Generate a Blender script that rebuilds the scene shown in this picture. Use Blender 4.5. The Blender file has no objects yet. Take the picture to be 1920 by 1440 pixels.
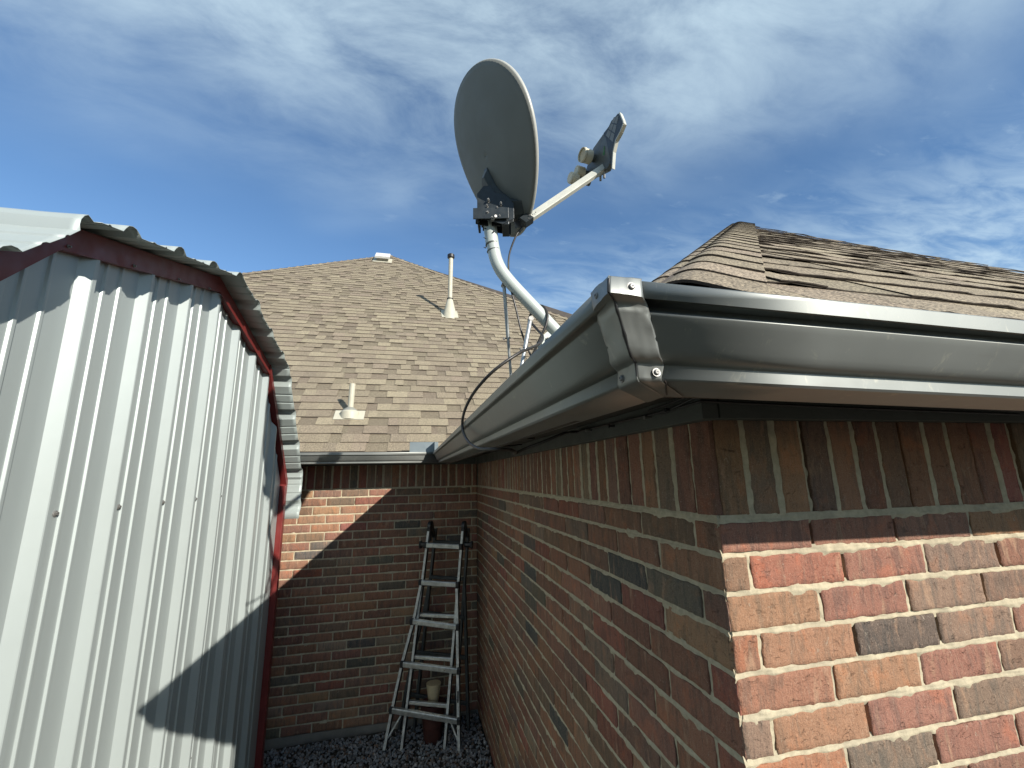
import bpy, bmesh, math, random
import numpy as np
from mathutils import Vector, Matrix
random.seed(7); rng = np.random.default_rng(11)
sc = bpy.context.scene; COL = sc.collection
V = lambda *a: np.array(a, float)

# ------------------------------------------------------------------ camera, sky, sun, exposure
cam_d = bpy.data.cameras.new('camera'); cam = bpy.data.objects.new('camera', cam_d); COL.objects.link(cam)
R_ = (0.9744, -0.2240, -0.0189); U_ = (-0.0282, -0.2050, 0.9784); F_ = (0.2230, 0.9528, 0.2061)
cam.matrix_world = Matrix(((R_[0], U_[0], -F_[0], -0.6804), (R_[1], U_[1], -F_[1], -0.8854), (R_[2], U_[2], -F_[2], 0.1065), (0, 0, 0, 1)))
cam_d.sensor_width = 36.0; cam_d.lens = 806.45 / 1920 * 36; cam_d.clip_start = 0.02; cam_d.clip_end = 2000
sc.camera = cam
SUN = Vector((0.65, -1.0, 0.575)).normalized()
sun_d = bpy.data.lights.new('sun', 'SUN'); sun_d.energy = 4.9; sun_d.angle = math.radians(0.5); sun_d.color = (1.0, 0.945, 0.86)
sun_o = bpy.data.objects.new('sun', sun_d); COL.objects.link(sun_o); sun_o.rotation_euler = SUN.to_track_quat('Z', 'Y').to_euler()
sun_o.location = (3, -5, 6)
sc.view_settings.view_transform = 'Standard'; sc.view_settings.look = 'None'; sc.view_settings.gamma = 1.0
sc.view_settings.use_curve_mapping = False; sc.view_settings.exposure = 0.40

world = bpy.data.worlds.new("World"); sc.world = world; world.use_nodes = True
def build_world():
    nt = world.node_tree; nt.nodes.clear(); N = nt.nodes.new; L = nt.links.new
    out = N('ShaderNodeOutputWorld'); bg = N('ShaderNodeBackground'); sky = N('ShaderNodeTexSky')
    sky.sky_type = 'NISHITA'; sky.sun_disc = False; sky.sun_elevation = math.asin(SUN.z); sky.sun_rotation = math.atan2(SUN.x, SUN.y)
    sky.air_density = 1.0; sky.dust_density = 0.0; sky.ozone_density = 2.2; sky.altitude = 400
    bg.inputs['Strength'].default_value = 0.112
    tc = N('ShaderNodeTexCoord'); sep = N('ShaderNodeSeparateXYZ'); L(tc.outputs['Generated'], sep.inputs[0])
    def m(op, a, b=None, c=None):
        n = N('ShaderNodeMath'); n.operation = op
        for i, x in enumerate((a, b, c)):
            if x is None: continue
            if isinstance(x, (int, float)): n.inputs[i].default_value = x
            else: L(x, n.inputs[i])
        return n.outputs[0]
    def ramp(x, a, b, lo=0.0, hi=1.0):
        n = N('ShaderNodeMapRange'); n.interpolation_type = 'SMOOTHSTEP'; L(x, n.inputs[0])
        n.inputs[1].default_value = a; n.inputs[2].default_value = b; n.inputs[3].default_value = lo; n.inputs[4].default_value = hi
        return n.outputs[0]
    z = m('ADD', m('MAXIMUM', sep.outputs[2], 0.0), 0.12)
    px = m('DIVIDE', sep.outputs[0], z); py = m('DIVIDE', sep.outputs[1], z)
    comb = N('ShaderNodeCombineXYZ'); L(px, comb.inputs[0]); L(py, comb.inputs[1])
    def noise(scale, detail, rough, off, stretch=(1, 1), rot=0.0, dist=0.0):
        mp = N('ShaderNodeMapping'); mp.inputs['Location'].default_value = off; mp.inputs['Scale'].default_value = (stretch[0], stretch[1], 1)
        mp.inputs['Rotation'].default_value = (0, 0, rot); L(comb.outputs[0], mp.inputs[0])
        n = N('ShaderNodeTexNoise'); n.inputs['Scale'].default_value = scale; n.inputs['Detail'].default_value = detail
        n.inputs['Roughness'].default_value = rough; n.inputs['Distortion'].default_value = dist; L(mp.outputs[0], n.inputs['Vector']); return n.outputs[0]
    el = sep.outputs[2]
    big = noise(0.9, 3, 0.5, (3.1, 1.7, 0), (1, 1.3), 0.5)
    fine = noise(3.2, 9, 0.62, (5.3, 2.2, 0), (1.0, 1.9), -0.9, 0.35)
    veil = m('ADD', m('MULTIPLY', big, 0.55), m('MULTIPLY', fine, 0.55))
    high = m('MULTIPLY', ramp(m('ADD', el, m('MULTIPLY', m('SUBTRACT', big, 0.5), 0.35)), 0.48, 0.76), ramp(veil, 0.30, 0.70))
    low_n = noise(4.5, 8, 0.6, (8.2, 4.4, 0), (1.0, 2.6), 0.75, 0.5)
    low = m('MULTIPLY', m('MULTIPLY', ramp(el, 0.56, 0.30), ramp(px, -0.4, 1.0)), ramp(low_n, 0.26, 0.74))
    wisp_n = noise(9.0, 7, 0.6, (1.4, 9.4, 0), (1.0, 2.2), 0.6, 0.3)
    wisp = m('MULTIPLY', ramp(wisp_n, 0.58, 0.80), m('MULTIPLY', ramp(el, 0.62, 0.5), ramp(px, -0.3, 0.1)))
    cov = m('MINIMUM', m('ADD', m('ADD', m('MULTIPLY', high, 0.74), m('MULTIPLY', low, 0.60)), m('MULTIPLY', wisp, 0.16)), 0.9)
    mix = N('ShaderNodeMix'); mix.data_type = 'RGBA'; L(cov, mix.inputs['Factor'])
    hs = N('ShaderNodeHueSaturation'); hs.inputs['Saturation'].default_value = 1.12; L(ramp(sep.outputs[1], -0.7, 0.7, 0.74, 1.16), hs.inputs['Value'])  # invented ramp: sky raised ahead, dimmed on the sun side to deepen eave shade
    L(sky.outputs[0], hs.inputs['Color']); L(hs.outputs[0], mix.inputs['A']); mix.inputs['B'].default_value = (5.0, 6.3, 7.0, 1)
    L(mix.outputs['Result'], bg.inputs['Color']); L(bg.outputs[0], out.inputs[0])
build_world()

# ------------------------------------------------------------------ helpers
def _hash(ix, iy, iz, seed):
    h = (ix.astype(np.int64) * 374761393 + iy.astype(np.int64) * 668265263 + iz.astype(np.int64) * 2147483647 + seed * 144269504) & 0xffffffff
    h = ((h ^ (h >> 13)) * 1274126177) & 0xffffffff; h = ((h ^ (h >> 16)) * 2246822519) & 0xffffffff
    return ((h ^ (h >> 15)) & 0xffffff) / float(0xffffff)
def vn(x, y, z=0.0, seed=0):
    x, y, z = np.broadcast_arrays(np.asarray(x, float), np.asarray(y, float), np.asarray(z, float))
    ix, iy, iz = np.floor(x), np.floor(y), np.floor(z); fx, fy, fz = x - ix, y - iy, z - iz
    fx, fy, fz = [t * t * (3 - 2 * t) for t in (fx, fy, fz)]; r = 0
    for a in (0, 1):
        for b in (0, 1):
            for c in (0, 1):
                w = (fx if a else 1 - fx) * (fy if b else 1 - fy) * (fz if c else 1 - fz)
                r = r + w * _hash(ix + a, iy + b, iz + c, seed)
    return r * 2 - 1
def fbm(x, y, z=0.0, seed=0, o=3):
    r = 0; a = 1.0; s = 1.0
    for i in range(o):
        r = r + a * vn(np.asarray(x) * s, np.asarray(y) * s, np.asarray(z) * s, seed + i); a *= 0.5; s *= 2.03
    return r

class MB:
    """collects vertices and faces; build() links them as ONE mesh object"""
    def __init__(s): s.v = []; s.f = []; s.m = []; s.n = 0; s.att = {}
    def add(s, verts, faces, mi=0, **att):
        verts = np.asarray(verts, float).reshape(-1, 3)
        s.v.append(verts); k = len(verts)
        s.f += [tuple(int(i) + s.n for i in f) for f in faces]; s.m += [mi] * len(faces)
        for nm, val in att.items():
            val = np.asarray(val, float)
            if val.ndim == 1: val = np.tile(val, (k, 1))
            s.att.setdefault(nm, []).append((s.n, val))
        s.n += k
    def grid(s, P, mi=0, **att):
        a, b = P.shape[:2]; f = []
        for i in range(a - 1):
            for j in range(b - 1): f.append((i * b + j, (i + 1) * b + j, (i + 1) * b + j + 1, i * b + j + 1))
        s.add(P.reshape(-1, 3), f, mi, **att)
    def box(s, c, size, rot=None, mi=0):
        hx, hy, hz = [q / 2 for q in size]; P = [(x, y, z) for x in (-hx, hx) for y in (-hy, hy) for z in (-hz, hz)]
        if rot is not None: P = [tuple(rot @ Vector(p)) for p in P]
        s.add([(p[0] + c[0], p[1] + c[1], p[2] + c[2]) for p in P], [(0, 1, 3, 2), (4, 6, 7, 5), (0, 4, 5, 1), (2, 3, 7, 6), (0, 2, 6, 4), (1, 5, 7, 3)], mi)
    def bar(s, a, b, w, h, up=(0, 0, 1), mi=0, bev=0.0):
        a, b = V(*a), V(*b); d = b - a; d /= np.linalg.norm(d); x = np.cross(d, V(*up)); x /= np.linalg.norm(x); y = np.cross(x, d)
        if bev: o = [(-w/2+bev, -h/2), (w/2-bev, -h/2), (w/2, -h/2+bev), (w/2, h/2-bev), (w/2-bev, h/2), (-w/2+bev, h/2), (-w/2, h/2-bev), (-w/2, -h/2+bev)]
        else: o = [(-w/2, -h/2), (w/2, -h/2), (w/2, h/2), (-w/2, h/2)]
        n = len(o); P = [p + x * q[0] + y * q[1] for p in (a, b) for q in o]
        s.add(P, [(i, (i + 1) % n, n + (i + 1) % n, n + i) for i in range(n)] + [tuple(range(n))[::-1], tuple(range(n, 2 * n))], mi)
    def tube(s, pts, r, seg=10, mi=0, caps=True):
        pts = [V(*p) for p in pts]; n = len(pts); r = r if hasattr(r, '__len__') else [r] * n; rings = []
        t0 = pts[1] - pts[0]; t0 /= np.linalg.norm(t0); x = np.cross(t0, V(0.3, 0.2, 1) if abs(t0[2]) < .9 else V(1, 0, 0)); x /= np.linalg.norm(x)
        for i in range(n):
            t = pts[min(i + 1, n - 1)] - pts[max(i - 1, 0)]; t /= np.linalg.norm(t)
            x = x - t * (x @ t); x /= np.linalg.norm(x); y = np.cross(t, x)
            rings.append([pts[i] + r[i] * (math.cos(q) * x + math.sin(q) * y) for q in np.linspace(0, 2 * math.pi, seg, endpoint=False)])
        f = [(i * seg + j, i * seg + (j + 1) % seg, (i + 1) * seg + (j + 1) % seg, (i + 1) * seg + j) for i in range(n - 1) for j in range(seg)]
        if caps: f += [tuple(range(seg))[::-1], tuple(range((n - 1) * seg, n * seg))]
        s.add(np.array(rings).reshape(-1, 3), f, mi)
    def build(s, name, mats, parent=None, smooth=None, solid=None, bevel=None, recalc=False):
        me = bpy.data.meshes.new(name); vv = np.concatenate(s.v)
        o = bpy.data.objects.new(name, me); COL.objects.link(o)
        if parent is not None:
            o.parent = parent
            r = parent
            off = V(0, 0, 0)
            while r is not None: off = off + V(*r.location); r = r.parent
            vv = vv - off
        me.from_pydata(vv.tolist(), [], s.f)
        for m_ in (mats if isinstance(mats, (list, tuple)) else [mats]): me.materials.append(m_)
        if len(me.materials) > 1: me.polygons.foreach_set('material_index', s.m)
        for nm, lst in s.att.items():
            d = lst[0][1].shape[1]; arr = np.zeros((len(vv), d))
            for st, val in lst: arr[st:st + len(val)] = val
            at = me.attributes.new(nm, 'FLOAT_COLOR' if d == 4 else 'FLOAT_VECTOR', 'POINT')
            at.data.foreach_set('color' if d == 4 else 'vector', arr.ravel())
        if recalc:
            bm = bmesh.new(); bm.from_mesh(me); bmesh.ops.recalc_face_normals(bm, faces=bm.faces); bm.to_mesh(me); bm.free()
        me.update()
        if bevel:
            b = o.modifiers.new('bevel', 'BEVEL'); b.width = bevel; b.segments = 2; b.limit_method = 'ANGLE'; b.angle_limit = math.radians(40)
        if solid:
            b = o.modifiers.new('solid', 'SOLIDIFY'); b.thickness = solid; b.offset = -1
        if smooth:
            me.polygons.foreach_set('use_smooth', [True] * len(me.polygons))
            if smooth < 179: me.set_sharp_from_angle(angle=math.radians(smooth))
        return o
def thing(name, loc, label, cat, group=None):
    o = bpy.data.objects.new(name, None); COL.objects.link(o); o.location = loc; o.empty_display_size = 0.1
    return tag(o, label, cat, group)
def tag(o, label=None, cat=None, group=None, kind=None):
    if label: o['label'] = label
    if cat: o['category'] = cat
    if group: o['group'] = group
    if kind: o['kind'] = kind
    return o
def smoothpath(P, n=8):
    P = [V(*p) for p in P]; P = [2 * P[0] - P[1]] + P + [2 * P[-1] - P[-2]]; out = []
    for i in range(1, len(P) - 2):
        a, b, c, d = P[i - 1:i + 3]
        for t in np.linspace(0, 1, n, endpoint=False):
            out.append(0.5 * (2 * b + (c - a) * t + (2 * a - 5 * b + 4 * c - d) * t * t + (3 * b - a - 3 * c + d) * t ** 3))
    out.append(P[-2]); return out

# ------------------------------------------------------------------ materials
class NT:
    def __init__(s, name):
        s.m = bpy.data.materials.new(name); s.m.use_nodes = True; s.t = s.m.node_tree; s.b = s.t.nodes['Principled BSDF']
    def N(s, t, **k):
        n = s.t.nodes.new(t)
        for a, b in k.items(): setattr(n, a, b)
        return n
    def L(s, a, b): s.t.links.new(a, b)
    def tex(s, scale, detail=4, rough=.55, vec=None, dist=0.0):
        n = s.N('ShaderNodeTexNoise'); n.inputs['Scale'].default_value = scale; n.inputs['Detail'].default_value = detail
        n.inputs['Roughness'].default_value = rough; n.inputs['Distortion'].default_value = dist
        s.L(vec if vec is not None else s.obj(), n.inputs['Vector']); return n.outputs['Fac']
    def obj(s):
        if not hasattr(s, '_o'): s._o = s.N('ShaderNodeTexCoord').outputs['Object']
        return s._o
    def mapv(s, scale, vec=None, loc=(0, 0, 0)):
        n = s.N('ShaderNodeMapping'); n.inputs['Scale'].default_value = scale; n.inputs['Location'].default_value = loc
        s.L(vec if vec is not None else s.obj(), n.inputs['Vector']); return n.outputs[0]
    def attr(s, nm, out='Color'): n = s.N('ShaderNodeAttribute', attribute_name=nm); return n.outputs[out]
    def rng(s, x, a, b, lo=0., hi=1., smooth=False):
        n = s.N('ShaderNodeMapRange'); n.interpolation_type = 'SMOOTHSTEP' if smooth else 'LINEAR'; s.L(x, n.inputs[0])
        for i, q in enumerate((a, b, lo, hi)): n.inputs[i + 1].default_value = q
        return n.outputs[0]
    def mix(s, f, a, b, mode='MIX'):
        n = s.N('ShaderNodeMix', data_type='RGBA', blend_type=mode)
        for sock, q in (('Factor', f), ('A', a), ('B', b)):
            if isinstance(q, (int, float)): n.inputs[sock].default_value = q
            elif isinstance(q, tuple): n.inputs[sock].default_value = q + (1,) if len(q) == 3 else q
            else: s.L(q, n.inputs[sock])
        return n.outputs['Result']
    def math(s, op, a, b=0.0):
        n = s.N('ShaderNodeMath', operation=op)
        for i, q in enumerate((a, b)):
            if isinstance(q, (int, float)): n.inputs[i].default_value = q
            else: s.L(q, n.inputs[i])
        return n.outputs[0]
    def bump(s, h, dist, strength=1.0, prev=None):
        n = s.N('ShaderNodeBump'); n.inputs['Distance'].default_value = dist; n.inputs['Strength'].default_value = strength
        s.L(h, n.inputs['Height'])
        if prev is not None: s.L(prev, n.inputs['Normal'])
        s.L(n.outputs[0], s.b.inputs['Normal']); return n.outputs[0]
    def col(s, c):
        if isinstance(c, tuple): s.b.inputs['Base Color'].default_value = c + (1,)
        else: s.L(c, s.b.inputs['Base Color'])
    def rough(s, r):
        if isinstance(r, (int, float)): s.b.inputs['Roughness'].default_value = r
        else: s.L(r, s.b.inputs['Roughness'])

def simple(name, c, rough=.5, metal=0.0, var=.12, vs=9, bump=0.0, bs=60, rv=.12, spec=.5):
    n = NT(name); t = n.tex(vs, 6, .6)
    n.col(n.mix(n.rng(t, .3, .7), tuple(q * (1 - var) for q in c), tuple(min(1, q * (1 + var)) for q in c)))
    n.rough(n.rng(n.tex(vs * 2.3, 5), .3, .7, max(0, rough - rv), min(1, rough + rv))); n.b.inputs['Metallic'].default_value = metal
    n.b.inputs['Specular IOR Level'].default_value = spec
    if bump: n.bump(n.tex(bs, 4), bump, 1.0)
    return n.m

def brick_mat():
    n = NT('brick_clay'); c = n.attr('bcol'); uv = n.attr('buv', 'Vector')
    streak = n.tex(1.0, 5, .62, n.mapv((52, 8, 40), uv), .5); fine = n.tex(1.0, 5, .68, n.mapv((260, 42, 60), uv), .6)
    patch = n.tex(1.0, 4, .6, n.mapv((16, 10, 40), uv), .5); grain = n.tex(430, 3, .6); pit = n.tex(110, 5, .7); crack = n.tex(1.0, 6, .7, n.mapv((34, 60, 50), uv, (4, 4, 4)), 1.6)
    a = n.mix(n.rng(streak, .47, .62, 0, .70, True), c, n.mix(1.0, c, (.60, .72, .80), 'MULTIPLY'))
    a = n.mix(n.rng(patch, .54, .68, 0, .60, True), a, n.mix(1.0, c, (1.42, 1.12, .95), 'MULTIPLY'))
    a = n.mix(n.rng(n.tex(1.0, 4, .6, n.mapv((30, 7, 77), uv, (3, 8, 2))), .57, .72, 0, .60, True), a, (.46, .290, .185))
    a = n.mix(n.rng(fine, .56, .70, 0, .50, True), a, n.mix(1.0, c, (.42, .42, .45), 'MULTIPLY'))
    a = n.mix(n.rng(fine, .44, .32, 0, .35, True), a, (.44, .31, .22))
    a = n.mix(n.rng(crack, .66, .72, 0, .75, True), a, (.052, .040, .034))
    a = n.mix(n.rng(n.tex(1.0, 6, .7, n.mapv((60, 50, 40), uv, (9, 1, 2)), .8), .62, .72, 0, .55, True), a, (.50, .44, .34))
    a = n.mix(n.rng(grain, .57, .68, 0, .6), a, (.06, .045, .04)); a = n.mix(n.rng(grain, .32, .42, .4, 0), a, (.50, .38, .28))
    h = n.N('ShaderNodeHueSaturation'); h.inputs['Saturation'].default_value = 1.0; n.L(a, h.inputs['Color']); a = h.outputs[0]
    n.col(a); n.rough(n.rng(pit, .3, .7, .75, .95)); n.b.inputs['Specular IOR Level'].default_value = .22
    b1 = n.bump(fine, .0016, .8); b2 = n.bump(n.rng(pit, .40, .60, 0, 1), .0014, .55, b1); b3 = n.bump(n.rng(crack, .60, .72, 1, 0), .0025, .9, b2); n.bump(grain, .0010, .8, b3)
    return n.m
def mortar_mat():
    n = NT('mortar_cream'); g = n.tex(520, 3, .6); p = n.tex(60, 5, .6); q = n.tex(7, 4)
    a = n.mix(n.rng(p, .35, .65), (.43, .375, .262), (.56, .49, .345))
    a = n.mix(n.rng(q, .45, .7, 0, .45, True), a, (.36, .31, .23))
    a = n.mix(n.rng(g, .60, .70, 0, .35), a, (.24, .19, .13))
    n.col(a); n.rough(.9); n.b.inputs['Specular IOR Level'].default_value = .2
    b = n.bump(p, .002, .7); n.bump(g, .0012, .8, b); return n.m
def shingle_mat():
    n = NT('asphalt_shingle'); c = n.attr('tcol'); g = n.tex(215, 2, .6); g2 = n.tex(170, 3, .6); s = n.tex(1.3, 4)
    a = n.mix(n.rng(g, .53, .60, 0, .95), c, n.mix(1.0, c, (1.75, 1.7, 1.6), 'MULTIPLY'))
    a = n.mix(n.rng(g, .47, .40, 0, .9), a, n.mix(1.0, c, (.36, .34, .33), 'MULTIPLY'))
    a = n.mix(n.rng(g2, .60, .70, 0, .3), a, (.10, .075, .06))
    a = n.mix(n.rng(s, .4, .7, 0, .14), a, (.15, .12, .1))
    n.col(a); n.rough(.92); n.b.inputs['Specular IOR Level'].default_value = .25; n.bump(g, .0016, 1.0); return n.m
def shed_mat(name='white_ribbed_steel', base=(.40, .445, .43)):
    n = NT(name); d = n.tex(1.0, 5, .6, n.mapv((1.5, 3, .35))); e = n.tex(1.0, 5, .7, n.mapv((30, 6, 90)), 1.0); dirt = n.tex(2.1, 6, .65)
    a = n.mix(n.rng(d, .35, .7), base, tuple(q * .93 for q in base))
    a = n.mix(n.rng(e, .66, .76, 0, .22, True), a, (.22, .235, .24))
    a = n.mix(n.rng(dirt, .60, .78, 0, .28, True), a, (.26, .285, .28))
    n.col(a); n.rough(n.rng(dirt, .3, .7, .38, .48)); n.b.inputs['Metallic'].default_value = .22; n.b.inputs['Specular IOR Level'].default_value = .8; n.bump(n.tex(3.0, 3), .003, .4); return n.m
def gutter_mat():
    n = NT('painted_aluminium'); d = n.tex(3.5, 6, .65); s = n.tex(1.0, 5, .7, n.mapv((6, 6, 45)), .6); g = n.tex(900, 2)
    sc_ = n.tex(1.0, 7, .72, n.mapv((16, 16, 9)), 2.2)
    base = (.270, .282, .266)
    a = n.mix(n.rng(d, .35, .7), base, (.298, .310, .292))
    a = n.mix(n.rng(s, .55, .75, 0, .3, True), a, (.23, .226, .208))
    a = n.mix(n.rng(sc_, .575, .68, 0, .45, True), a, (.50, .48, .40))
    n.col(a); n.rough(n.rng(d, .3, .7, .47, .54)); n.b.inputs['Metallic'].default_value = .72
    n.bump(n.tex(6, 3), .003, .35); return n.m
def gravel_mat():
    n = NT('grey_gravel_stone'); c = n.attr('scol'); g = n.tex(160, 4)
    n.col(n.mix(n.rng(g, .35, .65), n.mix(1.0, c, (.7, .7, .7), 'MULTIPLY'), c)); n.rough(.85); n.bump(g, .002, .6); return n.m
def soil_mat():
    n = NT('dry_soil'); a = n.tex(2.2, 8, .7); b = n.tex(60, 5, .7); c = n.tex(.12, 5)
    q = n.mix(n.rng(a, .35, .65), (.024, .021, .016), (.042, .036, .027)); q = n.mix(n.rng(b, .45, .65, 0, .6), q, (.10, .08, .06))
    q = n.mix(n.rng(c, .45, .6, 0, .6), q, (.024, .028, .014)); n.col(q); n.rough(.95); n.bump(b, .01, .8); return n.m

M_BRICK, M_MORT, M_SHIN, M_SHED, M_GUT, M_GRAV, M_SOIL = brick_mat(), mortar_mat(), shingle_mat(), shed_mat(), gutter_mat(), gravel_mat(), soil_mat()
M_EDGE = simple('asphalt_cut_edge', (.070, .057, .047), .95, 0, .3, 40)
M_VOID = simple('deep_joint', (.035, .028, .022), .95)
M_BACKER = simple('grey_backer_coat', (.34, .385, .365), .5, .1, .12, 4)
M_RED = simple('red_oxide_steel', (.165, .021, .019), .42, 0, .15, 7)
M_FRIEZE = simple('grey_painted_board', (.085, .090, .077), .6, 0, .15, 5, .001, 80)  # board tone darkened further to carry the eave shade
M_SOFFIT = simple('brown_painted_soffit', (.075, .064, .052), .7, 0, .15, 4, .001, 60)
M_CONC = simple('foundation_concrete', (.22, .20, .17), .9, 0, .25, 6, .004, 50)
M_MAST = simple('pale_grey_enamel', (.475, .52, .485), .38, 0, .05, 6)
M_DISH = simple('grey_dish_enamel', (.185, .192, .176), .72, 0, .05, 5, spec=.3)
M_BRK = simple('dark_coated_steel', (.030, .037, .041), .42, .2, .2, 20)
M_ARM = simple('galvanised_arm', (.58, .575, .50), .35, .2, .08, 12)
M_STRUT = simple('galvanised_strut', (.40, .42, .42), .35, .6, .12, 20)
M_PVC = simple('cream_pipe_paint', (.50, .475, .375), .55, 0, .08, 9)
M_LEAD = simple('grey_boot_rubber', (.25, .25, .22), .7, 0, .15, 12)
M_BLACK = simple('black_plastic', (.018, .018, .018), .45, 0, .2, 12)
M_CABLE = simple('dark_cable_jacket', (.030, .027, .024), .4, 0, .2, 12)
M_ZINC = simple('zinc_screw', (.25, .245, .23), .5, .5, .2, 90, .0006, 300)
M_SEAL = simple('black_sealant', (.022, .022, .022), .4, 0, .2, 30)
M_GUARD = simple('blue_grey_guard', (.205, .245, .262), .42, .3, .08, 5)
M_FEED = simple('feed_horn_plastic', (.66, .61, .46), .5, 0, .06, 15)
M_LNB = simple('lnb_housing_grey', (.105, .115, .110), .4, 0, .12, 15)
M_GREEN = simple('green_sticker', (.12, .33, .12), .5, 0, .1, 30)
M_ALU = simple('worn_aluminium', (.52, .52, .49), .38, .75, .28, 22, .0008, 90)
M_RAIL = simple('weathered_rail', (.62, .62, .58), .5, .25, .3, 26, .0008, 90)
M_RAILD = simple('rail_web_and_rear_shade', (.055, .06, .058), .5, .2, .2, 14)  # rail webs; also colours the ladder's rear half as if in shade
M_CREAM = simple('tan_cup_card', (.60, .49, .30), .6, 0, .12, 18)
M_POT = simple('dark_red_clay', (.085, .028, .020), .7, 0, .3, 14)
M_POTB = simple('brown_tub_plastic', (.10, .072, .040), .7, 0, .3, 8)

# ------------------------------------------------------------------ brick walls
C_, LB = 0.08, 0.2557
PAL = [((.292, .150, .098), 24), ((.262, .134, .092), 18), ((.318, .164, .102), 12), ((.240, .145, .100), 14), ((.345, .196, .118), 8), ((.220, .148, .106), 8),
       ((.300, .122, .088), 8), ((.125, .114, .094), 1.6), ((.165, .136, .104), 4), ((.300, .212, .145), 4)]
def pick_col():
    t = random.random() * sum(w for _, w in PAL)
    for c, w in PAL:
        t -= w
        if t <= 0: break
    k = random.uniform(.86, 1.14); return (c[0] * k, c[1] * k * random.uniform(.94, 1.06), c[2] * k * random.uniform(.94, 1.06), 1)
def wall_mesh(O, U, W, bricks, beds, heads, umin, umax, res, near, seed, backs):
    """bricks: (u0,u1,v0,v1,w,colour); beds: (v_low,v_high,u0,u1); heads: (u0,u1,v0,v1,deep)"""
    O, U, W = V(*O), V(*U), V(*W); Z = V(0, 0, 1); mb = MB()
    def P(u, v, w): return O + np.multiply.outer(u, U) + np.multiply.outer(v, Z) + np.multiply.outer(w, W)
    for (u0, u1, v0, v1, w, c) in bricks:
        nu = max(3, int((u1 - u0) / res)); nv = max(3, int((v1 - v0) / res)); e = .0022
        us = np.concatenate([[u0, u0 + e], np.linspace(u0, u1, nu + 1)[1:-1], [u1 - e, u1]]); vs = np.concatenate([[v0, v0 + e], np.linspace(v0, v1, nv + 1)[1:-1], [v1 - e, v1]])
        UU, VV = np.meshgrid(us, vs, indexing='ij'); s = seed * 13.7
        ja = .0016
        jU = ja * fbm(VV * 90, UU * 40, s, 1) ; jV = ja * fbm(UU * 75, VV * 60, s, 5)
        edge = np.zeros_like(UU); edge[0, :] = edge[-1, :] = edge[:, 0] = edge[:, -1] = 1
        tilt = random.uniform(-.0025, .0025) * (UU - (u0 + u1) / 2) / max(.05, u1 - u0) + random.uniform(-.002, .002) * (VV - (v0 + v1) / 2) / max(.05, v1 - v0)
        WW = w + tilt + .0011 * fbm(UU * 45, VV * 45, s, 9, 3) - edge * (.0022 + .0012 * vn(UU * 120, VV * 120, s, 3))
        Pt = P(UU + jU, VV + jV, WW); r = random.random() * 10
        buv = np.stack([UU, VV, np.full_like(UU, r)], -1).reshape(-1, 3)
        mb.grid(Pt, 0, bcol=np.tile(np.array(c), (UU.size, 1)), buv=buv)
        a, b = UU.shape
        for idx in ([(i, 0) for i in range(a)], [(i, b - 1) for i in range(a)][::-1], [(0, j) for j in range(b)][::-1], [(a - 1, j) for j in range(b)]):
            top = np.array([Pt[i] for i in idx]); bot = top - W * .024; n = len(idx)
            mb.add(np.concatenate([top, bot]), [(k, k + 1, n + k + 1, n + k) for k in range(n - 1)], 0, bcol=np.array(c), buv=np.tile(np.array([u0, v0, r]), (2 * n, 1)))
    def strip(us, vs, wfun):
        UU, VV = np.meshgrid(us, vs, indexing='ij'); mb.grid(P(UU, VV, wfun(UU, VV)), 1, bcol=np.array([1, 1, 1, 1.]), buv=np.array([0, 0, 0.]))
    for (a, b, u0, u1) in beds:
        st = res * .55; us = np.linspace(u0, u1, max(3, int((u1 - u0) / st)));
        vs = np.concatenate([np.linspace(a - .009, a + .001, 4), np.linspace(a + .003, b - .003, 3), np.linspace(b - .001, b + .007, 4)])
        mid = (a + b) / 2; hw = (b - a) / 2
        def wf(UU, VV):
            x = np.clip((np.abs(VV - mid) - hw) / .008, 0, 2)
            return -.0035 + near * (.0030 * fbm(UU * 28, VV * 50, seed, 21) + .0042 * np.clip(fbm(UU * 16, VV * 10, seed, 31), 0, 1)) - x * (.0035 + .0028 * vn(UU * 55, VV * 20, seed, 41)) + (VV < mid) * .0012
        strip(us, vs, wf)
    for (u0, u1, a, b, deep) in heads:
        dd = .021 if deep else 0.0
        us = np.concatenate([np.linspace(u0 - .004, u0 + .001, 3), np.linspace(u0 + .003, u1 - .003, 3), np.linspace(u1 - .001, u1 + .004, 3)]); vs = np.linspace(a - .004, b + .004, max(4, int((b - a) / (res * .5))))
        mid = (u0 + u1) / 2; hw = (u1 - u0) / 2; sd = random.random() * 9
        def wf(UU, VV):
            x = np.clip((np.abs(UU - mid) - hw) / .006, 0, 2)
            ramp_ = np.clip((UU - u0) / (u1 - u0), 0, 1) if deep else 0
            return -.0045 + .0022 * fbm(UU * 60, VV * 45, sd, 7) - x * .004 - dd * (ramp_ > .25) * (0.6 + .4 * vn(UU * 30, VV * 40, sd, 8))
        strip(us, vs, wf)
    for (u0, u1, v0, v1) in backs:
        mb.add(P(np.array([u0, u1, u1, u0]), np.array([v0, v0, v1, v1]), np.full(4, -.026)), [(0, 1, 2, 3)], 2, bcol=np.array([1, 1, 1, 1.]), buv=np.array([0, 0, 0.]))
    return mb
J = .0108; BED = [-.0064 if r == 0 else -C_ * r for r in range(0, 28)]
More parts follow.
